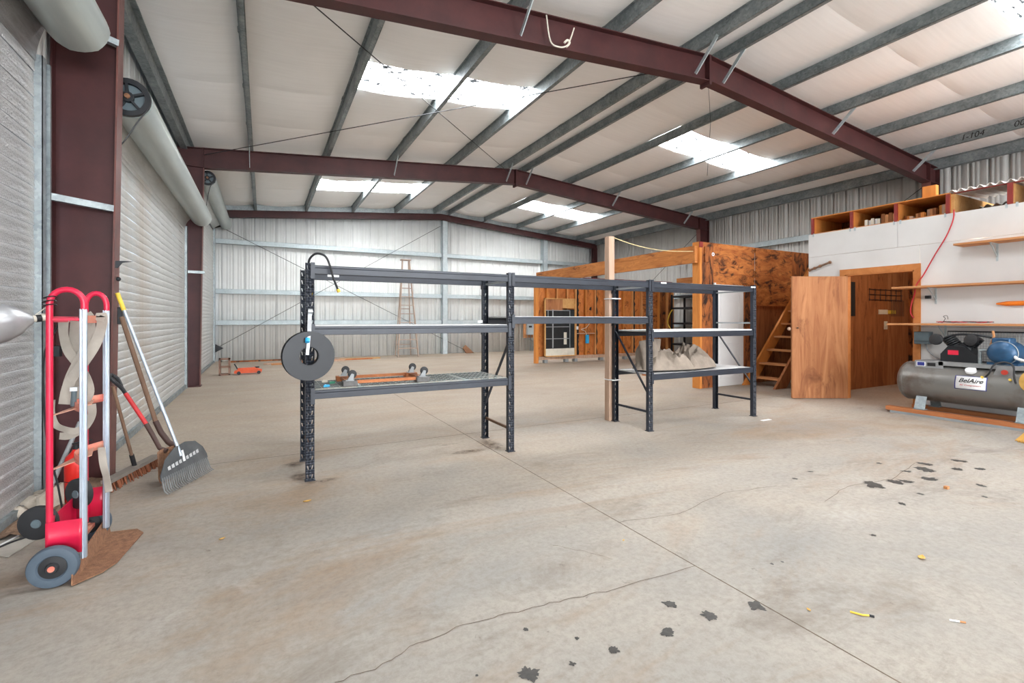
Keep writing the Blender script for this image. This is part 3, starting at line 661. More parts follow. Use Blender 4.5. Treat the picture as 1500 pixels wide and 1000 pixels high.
for i, (a, b) in enumerate(((8.3, 9.2), (9.2, 10.3), (10.3, 11.4), (11.4, 12.3), (12.3, 12.95))): MB().box(a, 12.36, .1, b-.004, 12.375, 2.56).build('sheathing', (SHEATH, SHEATH, SHEATH, PLY, PLYD)[i], sw)
for xx, w in ((8.74, .10), (9.50, .07), (11.08, .08)):
    pts = [(xx-.0, 12.357, .2)]; m = MB(); n = 40
    vs = []
    for k in range(n+1): z = .2+2.33*k/n; vs += [(xx-.05, 12.355, z), (xx+w+.05*NZ.noise((z*9, xx, 0)), 12.355, z)]
    m.add(vs, [(2*k, 2*k+1, 2*k+3, 2*k+2) for k in range(n)]); m.build('tar_paper', tarpaper, sw, solid=.002)
MB().prism([(9.25, 12.352, 1.62), (9.34, 12.352, 1.6), (9.35, 12.352, 1.72), (9.28, 12.352, 1.70)], (0,.004,0)).build('tar_paper', tarpaper, sw)
for xx in (7.5, 8.25, 8.6, 9.6, 10.6, 11.6): MB().box(xx, 12.23, 0, xx+.12, 12.35, .10).build('support_block', GREY, bp)
for a, b in ((8.70, 9.04), (9.08, 9.42)): MB().box(a, 12.27, .86, b, 12.31, .885).build('pipe_block', PALEW, sw)
# window leaning on the stud wall
wi = T('window_1', 'dark window sash with plywood-backed frame leaning on the stud wall', 'window', (8.0, 12.2, .19), kind='structure')
wx0, wx1, wz0, wz1, wy = 7.47, 8.60, .19, 1.96, 12.19
for q in ((wx0, wz0, wx0+.035, wz1), (wx1-.035, wz0, wx1, wz1), (wx0, wz1-.03, wx1, wz1), (wx0, wz0, wx1, wz0+.03)): MB().box(q[0], wy-.03, q[1], q[2], wy+.02, q[3]).build('frame', OSB, wi)
MB().box(wx0+.035, wy, wz0+.22, wx1-.035, wy+.008, 1.62).build('pane', GLASS, wi)
MB().box(wx0+.035, wy-.004, 1.60, wx0+.66, wy+.008, 1.93).build('plywood_back', PLYL, wi); MB().box(wx0+.66, wy-.004, 1.66, wx1-.035, wy+.008, 1.93).build('plywood_back', OSB, wi)
MB().box(wx0+.035, wy-.006, wz0+.03, wx1-.035, wy+.008, wz0+.24).build('sill_panel', CREAM, wi)
for q in ((wx0+.28, .45, wx0+.32, 1.62), (wx0+.12, 1.2, wx0+.14, 1.6), (wx1-.22, .45, wx1-.20, 1.6)): MB().box(q[0], wy-.012, q[1], q[2], wy, q[3]).build('mullion', GREY, wi)
for z in (.72, 1.08, 1.58): MB().box(wx0+.035, wy-.012, z, wx1-.24, wy, z+.02).build('glazing_bar', GREY, wi)
MB().box(wx0+.7, wy-.01, .55, wx0+.8, wy, .92).build('label_sheet', CREAM, wi)
tag(MB().box(9.02, 12.20, .56, 9.14, 12.255, .83).build('outlet_box', BLUEL, bevel=.01), 'bright blue electrical box fixed to the stud wall', 'electrical box')
o = MB(); o.box(8.67, 12.225, 1.0, 8.74, 12.258, 1.10); tag(o.build('switch_box', LABEL, bevel=.004), 'white switch box fixed to a stud beside the dark window', 'switch')
cc = MB().tube([(9.08, 12.25, .83), (9.0, 12.24, .95), (8.86, 12.24, 1.0), (9.06, 12.25, 1.06), (9.2, 12.25, 1.2)], .008, 6); tag(cc.build('cable', CREAM), 'cream cable running across the studs above the blue box', 'cable')
# dark rack by the side wall with a yellow hose
dr = T('storage_rack', 'small black steel rack against the shade-greyed side wall in the loft', 'shelving', (12.6, 11.4, 0))
for x_ in (12.25, 12.85):
    for y_ in (10.7, 11.75): MB().box(x_, y_, 0, x_+.05, y_+.05, 2.15).build('upright', BLACKM, dr)
for z in (.45, 1.15, 1.66, 2.05): MB().box(12.25, 10.7, z, 12.9, 11.8, z+.06).build('shelf', BLACKM, dr)
ys_ = MB().tube([(12.22, 11.7, 1.64), (12.18, 11.8, 1.45), (12.17, 11.85, 1.2), (12.2, 11.75, 1.0), (12.24, 11.6, .93)], .016, 8); tag(ys_.build('hose', YEL), 'yellow hose hanging from the black rack in the loft', 'hose')
tag(MB().box(7.9, 8.3, .0, 9.3, 8.5, .10).build('plank', SKIDW), 'low timber plank on the floor inside the loft', 'plank')
# stairs
sr = T('staircase', 'steep open wooden staircase beside the plywood door', 'stairs', (9.5, 6, 0))
sl = 1.11
for y_ in (6.28, 5.62):
    m = MB(); L = 11.25; m.prism([(8.52, y_, 0), (8.86, y_, 0), (11.35, y_, 2.80), (11.05, y_, 2.80)], (0, .045, 0)); m.build('stringer', ORW if y_ > 6 else PLYI, sr)
for k in range(10):
    z = .17+.268*k; xx = 8.60+z/sl
    MB().box(xx, 5.665, z-.035, xx+.24, 6.28, z).build('tread', SHELFW, sr)
# ------------------------------------------------------------ office: white wall, door, interior
wo = T('wall_office', 'white painted plywood office wall with shelves', 'wall', (8.66, 3, 0), kind='structure')
DY0, DY1, DZ = 3.50, 4.46, 2.06
XO = 8.62
for a, b, z0, z1 in ((4.46, 5.06, 0, 2.42), (3.44, 4.46, 2.06, 2.42), (1.22, 3.435, 1.21, 2.42), (1.22, 3.50, 0, 1.205), (3.72, 5.06, 2.424, 2.82), (1.22, 3.716, 2.424, 2.82), (-1.2, 1.216, 0, 2.42), (-1.2, 1.216, 2.424, 2.82)):
    MB().box(XO, a, z0, XO+.02, b, z1).build('painted_panel', WHITE, wo)
MB().box(XO+.02, -1.2, 2.45, XO+.12, 5.06, 2.80).build('rim_joist', PLYI, wo)
MB().box(XO+.02, 4.96, 0, 12.4, 5.06, 2.80).build('end_wall', PLYI, wo)
MB().box(XO+.02, 4.945, 0, 9.85, 4.96, 2.45).build('lining_sheet', PLYI, wo)
MB().box(9.855, 4.945, 0, 11.07, 4.96, 2.45).build('lining_sheet', PLYI, wo)
MB().box(11.075, 4.945, 0, 11.9, 4.96, 2.45).build('lining_sheet', PLYL, wo)
MB().box(11.9, 1, 0, 11.92, 4.96, 2.45).build('lining_sheet', PLYD, wo)
MB().box(XO+.02, -1.2, 2.45, 12.4, 4.96, 2.48).build('office_ceiling', PLYI, wo)
MB().box(XO+.02, .9, 0, 11.9, .95, 2.45).build('lining_sheet', PLYI, wo)
for q in ((DY0-.075, 0, DY0, DZ+.09), (DY1, 0, DY1+.075, DZ+.09), (DY0, DZ, DY1, DZ+.09)):
    MB().box(XO-.018, q[0], q[1], XO, q[2], q[3]).build('door_trim', TRIMW, wo)
for q in ((DY0-.001, 0, DY0+.02, DZ), (DY1-.02, 0, DY1+.001, DZ), (DY0, DZ-.02, DY1, DZ)): MB().box(XO-.01, q[0], q[1], XO+.13, q[2], q[3]).build('door_jamb', TRIMW, wo)
# open plywood door leaf
hx, hy = 8.58, 4.42; fx, fy = 7.785, 4.86
d4 = T('door_4', 'open flush plywood door of the white office', 'door', (hx, hy, 0), kind='structure')
dv = V((fx-hx, fy-hy, 0)); dn = V((dv.y, -dv.x, 0)).normalized()*.038
if dn.y > 0: dn = -dn
m = MB(); m.prism([(hx, hy, .012), (fx, fy, .012), (fx+dn.x, fy+dn.y, .012), (hx+dn.x, hy+dn.y, .012)], (0, 0, 2.02)); m.build('leaf', PLYL, d4, bevel=.003)
k_ = V((hx, hy, 0))+dv*.90+dn
MB().box(k_.x-.03, k_.y-.008, 1.17, k_.x+.03, k_.y+.003, 1.185).build('handle_slot', BLACKM, d4)
kk = V((hx, hy, 0))+dv*.985
MB().sphere((kk.x-.02, kk.y+.03, 1.16), .03).build('knob', PALEW, d4)
tag(MB().box(9.42, 4.925, 1.38, 9.86, 4.945, 2.02).build('board', plain('black_panel', (.004,.004,.005), .8)), 'black square panel on the plywood wall inside the office', 'panel')
wg = MB()
for z in (1.70, 1.80, 1.90): wg.cyl((10.35, 4.92, z), (11.6, 4.92, z), .006, n=5)
for k in range(7): wg.cyl((10.35+k*.2, 4.92, 1.68), (10.35+k*.2, 4.92, 1.92), .006, n=5)
for k in range(9): wg.cyl((11.15+k*.06, 4.91, 1.38), (11.15+k*.06, 4.91, 1.7), .004, n=5)
tag(wg.build('wire_rack', BLACKM), 'black wire rack on the plywood wall inside the office', 'rack')
ws = T('wall_sign', 'yellow and cream strip on the plywood wall inside the office', 'sign', (10.9, 4.93, 1.45)); MB().box(10.72, 4.93, 1.42, 11.05, 4.945, 1.51).build('cream_half', CREAM, ws); MB().box(11.05, 4.93, 1.43, 11.36, 4.945, 1.50).build('yellow_half', YEL, ws)
sw2 = T('light_switch', 'cream light switch on the plywood wall inside the office', 'switch', (10.98, 4.93, 1.2)); MB().box(10.93, 4.935, 1.12, 11.05, 4.945, 1.28).build('plate', CREAM, sw2); MB().box(10.98, 4.925, 1.18, 11.0, 4.936, 1.22).build('toggle', CREAM, sw2)
ol = T('added_office_lamp', 'unseen bulb lamp added to brighten the office behind the white wall', 'lamp', (9.9, 3.2, 2.4))
MB().lathe([(0,0),(.05,0),(.05,-.04),(.02,-.05)], (9.9,3.2,2.45), (0,0,1), 16).build('holder', CREAM, ol)
pl = bpy.data.lights.new('added_office_bulb', 'POINT'); pl.energy = 45; pl.color = (1,.82,.62); pl.shadow_soft_size = .06  # unseen bulb, added to lift the dark office interior
plo = bpy.data.objects.new('added_office_bulb', pl); COL.objects.link(plo); plo.location = (0,0,-.12); plo.parent = ol
# cubbies and joists on top of the office
cu = T('cubby_shelf', 'row of three open plywood cubbies on top of the white office wall', 'shelf', (9, 4, 2.82))
CY = [4.995, 4.366, 3.743, 3.117]
for k, y_ in enumerate(CY):
    MB().box(XO-.005, y_-.02, 2.82, XO+.03, y_+.02, 3.10).build('red_front', REDEND, cu); MB().box(XO+.03, y_-.018, 2.82, 9.5, y_+.018, 3.10).build('divider', ORW, cu)
MB().box(XO-.005, 3.097, 3.10, 9.55, 5.015, 3.115).build('top_board', ORW, cu)
MB().box(XO, 3.137, 2.82, 9.5, 4.975, 2.832).build('bottom_board', SHELFW, cu)
MB().box(9.5, 3.097, 2.82, 9.515, 5.015, 3.10).build('back_board', PLYD, cu)
tag(MB().box(8.75, 3.30, 3.116, 8.84, 3.46, 3.30).build('timber_block', ORW), 'short orange timber offcut standing on the cubby top', 'timber offcut')
jo = T('roof_joist', 'plywood-faced joists with red ends under white corrugated sheet', 'joist', (9, 2, 2.82))
for y_ in (2.48, 1.85, 1.2, .5):
    MB().box(XO-.005, y_-.025, 2.82, XO+.03, y_+.025, 3.10).build('red_end', REDEND, jo); MB().box(XO+.03, y_-.02, 2.82, 10.8, y_+.02, 3.10).build('joist', OSB, jo)
MB().box(XO+.05, 3.06, 2.82, 10.8, 3.095, 3.10).build('joist', OSB, jo)
for x_, z_ in ((XO, 3.105), (9.5, 2.98)):
    m = MB(); m.grid(lambda u, v: (x_+1.0*u, 3.1-3.4*v, z_+.022*math.sin(v*3.4/.1*2*math.pi)+.022+(.03*u if x_ < 9 else 0)), 2, 300); m.build('corrugated_sheet', CORRW, jo, solid=.003)
    if x_ > 9: pass
    MB().box(x_+.02, -.3, z_-.01, x_+.06, 3.06, z_).build('batten', REDEND, jo)
for y_ in CY[:1]+[4.40, 4.33, 3.78, 3.70, 3.16, 3.06, 2.53, 2.43]:
    m = MB(); m.box(XO-.003, y_-.03, 2.775, XO, y_-.005, 2.835); m.build('metal_tie', GALVB, wo)
# scrap inside the cubbies
sc = 0
def scrap(lab, mat, c, d, rz=0):
    m = MB(); x_, y_, z_ = c; m.bar((x_-d[0]/2*math.cos(rz), y_-d[0]/2*math.sin(rz), z_+d[2]/2), (x_+d[0]/2*math.cos(rz), y_+d[0]/2*math.sin(rz), z_+d[2]/2), d[1], d[2])
    return tag(m.build('timber_scrap', mat), lab, 'timber scrap', 'scraps in the cubbies')
Zc = 2.832
for k in range(7): scrap('thin '+('pale', 'brown', 'orange')[k % 3]+' timber offcut lying in the cubby nearest the loft', (PALEW, SHELFW, ORW)[k % 3], (8.80+.05*(k % 3), 4.44+.075*k, Zc+.012*(k % 2)*0), (.25, .055, .012+.006*(k % 3)))
for k in range(5): scrap('small '+('white' if k % 2 else 'cream')+' pipe offcut standing in the middle cubby', LABEL if k % 2 else CREAM, (8.74+.03*(k % 2), 4.02+.045*k, Zc), (.03, .038, .10+.01*(k % 3)))
for k in range(4): scrap(('light', 'dark')[k % 2]+' brown wooden block standing in the middle cubby', (SHELFW, PLYI)[k % 2], (8.74, 3.80+.052*k, Zc), (.05, .045, .14+.02*(k % 2)))
for k in range(5): scrap('flat dark board lying in the middle cubby', PLYI, (9.05, 3.83+.11*k, Zc+.001), (.3, .1, .02))
for k in range(12): scrap(('brown', 'pale', 'orange', 'dark')[k % 4]+' timber offcut piled in the cubby beside the corrugated sheet', (SHELFW, PALEW, ORW, PLYI)[k % 4], (8.74+.04*(k % 3), 3.16+.047*k, Zc), (.07, .04, .05+.10*max(0, 1-k/9)+.015*(k % 3)))
# wall shelves
def shelf(label, y1, z, dep=.30, brs=()):
    s = T('wall_shelf', label, 'shelf', (XO-.1, 2, z))
    MB().box(XO-dep, -1.0, z-.028, XO-.001, y1, z).build('board', SHELFW, s, bevel=.003)
    for yb in brs:
        b = MB(); b.box(XO-.006, yb-.012, z-.26, XO-.001, yb+.012, z-.028); b.box(XO-.24, yb-.012, z-.034, XO-.001, yb+.012, z-.028); b.bar((XO-.006, yb, z-.20), (XO-.22, yb, z-.034), .012, .008); b.build('bracket', GALVB, s)
shelf('short plywood shelf nearest the top of the white office wall', 2.95, 2.35, .30, (2.6, 1.2))
shelf('long timber shelf between two others on the white wall', 3.66, 1.80, .32, (3.25, 1.8, .5))
shelf('long timber shelf directly above the air compressor', 3.72, 1.262, .32, (3.14, 1.8, .5))
# things on the shelves and wall
oc = MB().tube([(8.59, 2.60, 1.525), (8.588, 2.5, 1.525), (8.588, 1.9, 1.53)], [.010, .031, .031], 12); tag(oc.build('orange_level', ORANGE2), 'long orange tube fixed to the white wall between two shelves', 'tool')
for z in ():
    pass
tw = T('cable_bundle', 'red and black wire bundle lying on the shelf above the compressor', 'wires', (8.45, 3.0, 1.262))
for k in range(5):
    a = [(8.42+.03*math.sin(k+j*1.3), 3.12-.09*j+.01*k, 1.27+.012*abs(math.sin(j*1.7+k))+.006) for j in range(7)]
    MB().tube(a, .006, 6).build('wire', CORD if k % 3 else BLACK, tw)
MB().tube([(8.42, 3.10, 1.27), (8.42, 3.07, 1.33), (8.42, 3.09, 1.36), (8.42, 3.05, 1.37), (8.42, 3.04, 1.32)], .004, 5).build('wire', BLACK, tw)
rc = MB().tube([(XO-.02, 3.04, 2.86), (XO-.03, 3.045, 2.72), (XO-.03, 3.12, 2.5), (XO-.03, 3.25, 2.25), (XO-.03, 3.38, 1.98), (XO-.04, 3.47, 1.82), (XO-.03, 3.49, 1.7), (XO-.03, 3.53, 1.55), (XO-.03, 3.54, 1.42), (XO-.03, 3.50, 1.34)], .008, 6)
tag(rc.build('extension_cord', CORD), 'red cord hanging from the cubbies down the white wall', 'cord')
pr = T('wall_rod', 'rusty threaded pipe fixed across the white office wall', 'pipe', (XO-.03, 4.85, 2.25))
MB().cyl((XO-.04, 5.02, 2.19), (XO-.04, 4.66, 2.30), .017, n=10).build('pipe', HANDLE, pr)
for t_ in (.0, .25, .5, .95): q = V((XO-.04, 5.02, 2.19)).lerp(V((XO-.04, 4.66, 2.30)), t_); MB().cyl(q-V((0,.012,-.004)), q+V((0,.012,-.004)), .026, n=10).build('collar', RUST, pr)
tag(MB().box(XO-.05, 3.30, 1.62, XO, 3.36, 1.665).build('hook_block', BLACKM), 'small black hook on the white wall under the middle shelf', 'hook')
tag(MB().box(XO-.07, 3.44, 1.08, XO, 3.49, 1.22).build('socket_box', SHELFW), 'small brown box on the door trim under the lowest shelf', 'box')
jb = T('junction_box', 'slate grey electrical box on the white wall beside the compressor', 'electrical box', (XO-.06, 3.37, 1.03))
MB().box(XO-.13, 3.28, .96, XO, 3.46, 1.14).build('body', BOXB, jb, bevel=.006); MB().box(XO-.136, 3.285, 1.0, XO-.13, 3.455, 1.006).build('lid_seam', BLACKM, jb)
MB().tube([(XO-.06, 3.35, .96), (XO-.06, 3.31, .86), (XO-.10, 3.2, .77), (XO-.2, 3.10, .73)], .012, 8).build('conduit', GREY, jb)
# ------------------------------------------------------------ air compressor
CX, CZ, CR = 8.20, .458, .265
co = T('air_compressor', 'large grey horizontal air compressor on timber skids', 'compressor', (8.2, 2.6, .09))
Y1, Y0 = 3.50, 1.55
prof = []
for k in range(9): a = math.pi/2*k/8; prof.append((CR*math.sin(a), Y1-.10*(0)-.12+.12*math.cos(a)))
for k in range(9): a = math.pi/2*k/8; prof.append((CR*math.cos(a), Y0+.12-.12*math.sin(a)))
MB().lathe([(r, -(h)) for r, h in prof], (CX, 0, CZ), (0,-1,0), 48).build('tank', TANK, co)
for y_ in (Y1-.12, Y0+.12): MB().lathe([(CR, -.006), (CR+.004, -.004), (CR+.004, .004), (CR, .006)], (CX, y_, CZ), (0,1,0), 48).build('weld_seam', TANK, co)
for y_ in (3.18, 2.18): 
    for s in (-1, 1): m = MB(); m.prism([(CX+s*.24, y_-.06, .095), (CX+s*.24, y_+.06, .095), (CX+s*.15, y_+.06, .32), (CX+s*.15, y_-.06, .32)], (s*.008, 0, 0)); m.box(CX+s*.16, y_-.06, .088, CX+s*.28, y_+.06, .096); m.build('foot', GALV, co)
dk = MB(); zt_ = CZ+CR-.02
dk.box(CX-.17, 1.7, zt_+.035, CX+.17, 3.26, zt_+.05); dk.box(CX-.172, 2.95, zt_-.05, CX-.165, 3.26, zt_+.05); dk.box(CX-.172, 1.7, zt_+.0, CX-.165, 3.0, zt_+.05)
dk = dk.build('deck', DECK, co)
MB().box(CX-.174, 3.14, zt_-.025, CX-.172, 3.24, zt_+.035).build('blue_badge', LABEL, dk); MB().box(CX-.176, 3.15, zt_-.018, CX-.174, 3.23, zt_+.03).build('blue_badge', NAVY, dk)
MB().box(CX-.175, 3.03, zt_-.018, CX-.172, 3.12, zt_+.028).build('black_badge', INK, dk)
zd = zt_+.05
pu = MB(); pu.box(CX-.02, 2.68, zd, CX+.16, 3.0, zd+.10); pu.lathe([(.0, -.13), (.10, -.13), (.115, -.1), (.115, .1), (.10, .13), (0, .13)], (CX+.08, 2.84, zd+.13), (0,1,0), 20)
pu = pu.build('pump_block', BLACKM, co, bevel=.008)
m = MB(); m.prism([(CX-.06, 2.62, zd+.0), (CX-.06, 3.02, zd+.0), (CX-.06, 3.02, zd+.10), (CX-.06, 2.94, zd+.21), (CX-.06, 2.78, zd+.21), (CX-.06, 2.62, zd+.08)], (.05, 0, 0)); m.build('belt_cover', BLACKM, pu)
MB().box(CX-.063, 2.83, zd+.095, CX-.06, 2.94, zd+.155).build('red_badge', plain('badge_red', (.75,.02,.06), .4), pu)
for s, y_ in ((-1, 2.97), (1, 2.72)):
    fn_ = MB()
    for k in range(7):
        c = V((CX+.08, 2.84+s*(.05+.014*k*1.2), zd+.19+.022*k)); fn_.cyl(c-V((0, s*.004, .006)), c+V((0, s*.004, .006)), .075, n=16)
    fn_.build('cylinder_fins', BLACKM, pu)
for y_, z_ in ((3.09, 1.045), (2.72, 1.045)): MB().lathe([(0, -.03), (.05, -.03), (.075, -.022), (.078, 0), (.075, .022), (.05, .03), (0, .03)], (CX-.0, y_, z_), V((-1, .25, .15)), 24).build('air_filter', BLACK, pu)
MB().tube([(CX+.08, 3.0, zd+.30), (CX+.08, 2.9, zd+.36), (CX+.08, 2.7, zd+.36), (CX+.1, 2.5, zd+.32)], .014, 8).build('pipe', BLACKM, pu)
MB().tube([(CX-.05, 2.62, zd), (CX-.05, 2.62, zd+.14), (CX-.05, 2.60, zd+.17), (CX-.05, 2.54, zd+.18)], .02, 10).build('pipe', GALV, co)
MB().tube([(CX+.05, 2.56, zd+.2), (CX+.05, 2.52, zd+.35), (CX+.05, 2.53, zd+.42)], .013, 8).build('copper_pipe', SHELFW, co)
mo = MB().lathe([(0, -.2), (.05, -.2), (.10, -.185), (.135, -.15), (.14, -.13), (.14, .16), (.11, .19), (0, .19)], (CX+.03, 2.40, zd+.15), (1,0,0), 32).build('motor', BLUE, co)
MB().box(CX-.10, 2.33, zd+.26, CX+.10, 2.50, zd+.335).build('capacitor_box', BLUE, mo, bevel=.015)
MB().lathe([(.142, -.135), (.147, -.13), (.147, -.12), (.142, -.115)], (CX+.03, 2.40, zd+.15), (1,0,0), 32).build('rim', GREY, mo)
MB().box(CX-.10, 2.26, zd, CX+.16, 2.54, zd+.03).build('motor_foot', BLUE, mo)
MB().tube([(CX-.1, 2.30, zd+.16), (CX-.13, 2.26, zd+.09), (CX-.14, 2.12, zd+.06), (CX-.1, 2.0, zd+.08)], .017, 8).build('conduit', LABEL, co)
gm = MB(); gx = CX+.27
for k in range(46): gm.cyl((gx, 1.75+k*.0285, zd+.0), (gx, 1.75+k*.0285, zd+.40), .0022, n=4)
for k in range(12): gm.cyl((gx, 1.75, zd+.035*k), (gx, 3.06, zd+.035*k), .0022, n=4)
stuff(gm.build('belt_guard_mesh', GREY, co)); MB().tube([(gx, 1.75, zd), (gx, 3.06, zd), (gx, 3.06, zd+.40), (gx, 1.75, zd+.40)], .01, 6, closed=True).build('belt_guard_frame', BLACKM, co)
MB().lathe([(.0, .03), (.055, .03), (.055, .0), (.03, -.02), (0, -.02)], (CX-.19, 2.66, CZ+.195), V((-.6,0,.9)), 20).build('gauge', LABEL, co)
# round sign plate wrapped on the tank side
def wrap(y0, y1, a0, a1, r): return lambda u, v: (CX+r*math.cos(a0+(a1-a0)*v), y0+(y1-y0)*u, CZ+r*math.sin(a0+(a1-a0)*v))
A0, A1 = math.radians(187), math.radians(149)
MB().grid(wrap(2.80, 2.49, A0, A1, CR+.002), 2, 10).build('sign_border', NAVY, co, solid=.001)
MB().grid(wrap(2.79, 2.50, A0-.03, A1+.03, CR+.003), 2, 10).build('sign_plate', LABEL, co, solid=.001)
am = math.radians(163); nrm = V((math.cos(am), 0, math.sin(am))); upv = V((math.sin(am), 0, -math.cos(am)))
text('BelAire', .078, V((CX, 2.645, CZ))+nrm*(CR+.0062), (0,-1,0), upv, INK, 'sign_text', co, .35, weight=.001)
am = math.radians(175); nrm = V((math.cos(am), 0, math.sin(am))); upv = V((math.sin(am), 0, -math.cos(am)))
text('Air Compressors', .030, V((CX, 2.645, CZ))+nrm*(CR+.0055), (0,-1,0), upv, INKR, 'sign_text', co, .25)
m = MB(); m.prism([(CX-.20, 2.46, CZ+.15), (CX-.20, 2.24, CZ+.15), (CX-.20, 2.29, CZ+.29), (CX-.20, 2.41, CZ+.29)], (.02, 0, 0)); m.build('switch_bracket', DECK, co)
MB().cyl((CX-.222, 2.345, CZ+.215), (CX-.2, 2.345, CZ+.215), .03, n=16).build('red_knob', plain('knob_red', (.55,.05,.03), .5), co)
MB().tube([(CX-.21, 2.52, CZ+.14), (CX-.25, 2.47, CZ+.20), (CX-.24, 2.43, CZ+.30), (CX-.2, 2.35, CZ+.34), (CX-.21, 2.27, CZ+.30), (CX-.26, 2.25, CZ+.18), (CX-.28, 2.23, CZ+.10)], .010, 8).build('hose', BLACK, co)
for y_, z_ in ((2.53, CZ+.135), (2.28, CZ+.13)): MB().cyl((CX-.26, y_, z_), (CX-.28, y_, z_+.01), .014, n=10).build('brass_fitting', YEL, co)
sk = 0
for x_, ya in ((7.93, 3.56), (8.42, 3.45)): tag(MB().box(x_-.02, 1.4, .03, x_+.09, ya, .085).build('skid_plank', SKIDW, bevel=.004), 'reddish timber skid under the compressor '+('beside the floor edge' if x_ < 8 else 'against the white wall'), 'plank')
tag(MB().box(7.90, 1.5, 0, 7.99, 3.5, .03).build('skid_runner', GREY), 'flat grey runner under the front compressor skid', 'plank')
tag(MB().box(8.40, 1.5, 0, 8.52, 3.4, .03).build('skid_runner', GREY), 'flat grey runner under the rear compressor skid', 'plank')
# corn broom and straw hat at the compressor's far end
cbm = T('corn_broom', 'straw broom leaning against the compressor deck', 'broom', (7.2, 1.93, 0))
m = MB()
for k in range(60):
    a = random.uniform(-1, 1); b = random.uniform(-.5, .5); m.cyl((7.15+a*.05, 1.93+a*.10, .0+.02*random.random()), (7.42+a*.02, 1.86+a*.03, .25), .006, .004, n=4)
stuff(m.build('bristles', LEAF, cbm)); MB().cyl((7.40, 1.865, .235), (8.06, 1.70, .80), .013, n=10).build('handle', PALEW, cbm)
ht = T('straw_hat', 'round tan straw hat hung on the compressor hose', 'hat', (7.86, 2.12, .75))
MB().lathe([(.0, .07), (.07, .065), (.09, .02), (.15, .0), (.15, -.006), (.09, .0), (0, .0)], (7.93, 2.06, .60), V((-1,.1,.35)), 28).build('brim_and_crown', LEAF, ht)
# ------------------------------------------------------------ step ladder by the gable wall
ld = T('step_ladder', 'tall weathered wooden step ladder against the white gable wall', 'ladder', (4.5, 16.7, 0))
def lp(t, s): return V((4.50+s*(.36-.24*t), 16.45+.55*t*0.6, 3.42*t))
for s in (-1, 1): MB().bar(lp(0, s), lp(1, s), .035, .085, (0,1,0)).build('rail', LADW, ld)
for k in range(1, 11): a = lp(k/11.3, -1); b = lp(k/11.3, 1); MB().box(a.x, a.y-.05, a.z-.012, b.x, a.y+.06, a.z+.012).build('step', LADW, ld)
MB().box(4.50-.17, 16.68, 3.42, 4.50+.17, 16.92, 3.45).build('top_cap', LADW, ld)
def lq(t, s): return V((4.50+s*(.28-.17*t), 17.15-.30*t, 3.40*t))
for s in (-1, 1): MB().bar(lq(0, s), lq(1, s), .03, .04, (0,1,0)).build('back_leg', LADW, ld)
for t_ in (.12, .5, .8): MB().bar(lq(t_, -1), lq(t_, 1), .03, .03).build('back_rung', LADW, ld)
# ------------------------------------------------------------ floor things by the far door
cb_ = T('cinder_block', 'brown hollow concrete block standing on end by the far door', 'block', (-.8, 13.1, 0))
m = MB(); x0, x1, y0, y1 = -.93, -.70, 13.02, 13.22
for q in ((x0, y0, 0, x0+.035, y1, .40), (x1-.035, y0, 0, x1, y1, .40), (x0, y0, 0, x1, y1, .035), (x0, y0, .365, x1, y1, .40), (x0, y0, .18, x1, y1, .215)): m.box(*q)
m.build('shell', CONCB, cb_)
jk = T('floor_jack', 'low orange trolley jack on the floor beside the concrete block', 'jack', (-.3, 13.2, 0))
for y_ in (13.06, 13.26): MB().prism([(-.62, y_, .03), (-.05, y_, .03), (-.03, y_, .09), (-.2, y_, .15), (-.45, y_, .13), (-.62, y_, .08)], (0, .02, 0)).build('side_plate', ORANGE, jk)
MB().bar((-.55, 13.17, .12), (-.12, 13.17, .13), .08, .05).build('lift_arm', ORANGE, jk); MB().cyl((-.14, 13.17, .14), (-.14, 13.17, .17), .05, n=14).build('saddle', BLACKM, jk)
for x_ in (-.52, -.1):
    for y_ in (13.03, 13.31): MB().cyl((x_, y_-.02, .04), (x_, y_+.02, .04), .04, n=14).build('wheel', BLACKM, jk)
MB().cyl((-.55, 13.17, .12), (-.62, 13.2, .25), .015, n=8).build('handle_socket', BLACKM, jk)
for i, (a, b, z, mt, lb) in enumerate((((-.9, 16.9), (1.1, 17.0), .02, PLYD, 'dark plank lying along the foot of the white gable wall behind the jack'), ((.0, 15.6), (2.3, 15.9), .02, PALEW, 'pale long board lying on the floor behind the jack'), ((.5, 15.9), (3.2, 16.2), .02, SKIDW, 'reddish long board lying on the floor before the ladder'), ((.2, 15.4), (1.3, 15.45), .02, SHELFW, 'short brown board lying crossways on the floor behind the reel'), ((2.2, 16.3), (3.5, 16.35), .015, OSB, 'thin pale board on the floor close to the ladder foot'))):
    tag(MB().bar((*a, z), (*b, z), .13, .04).build('loose_board', mt), lb, 'board')
eb = T('meter_box', 'grey electrical box on a brown backing board on the white gable wall', 'electrical box', (9.8, 17.2, .8))
MB().box(9.55, 17.22, .55, 10.0, 17.26, 1.32).build('backing_board', SHELFW, eb); MB().box(9.66, 17.08, .68, 9.98, 17.22, 1.20).build('enclosure', GALVB, eb, bevel=.01)
MB().box(9.72, 17.07, .98, 9.86, 17.085, 1.05).build('window', INK, eb); MB().cyl((9.85, 17.16, .68), (9.85, 17.2, 0), .02, n=8).build('conduit', GALV, eb); MB().tube([(9.7, 17.16, .68), (9.75, 17.16, .5), (9.95, 17.16, .4), (9.97, 17.2, 0)], .015, 6).build('conduit', GALV, eb)
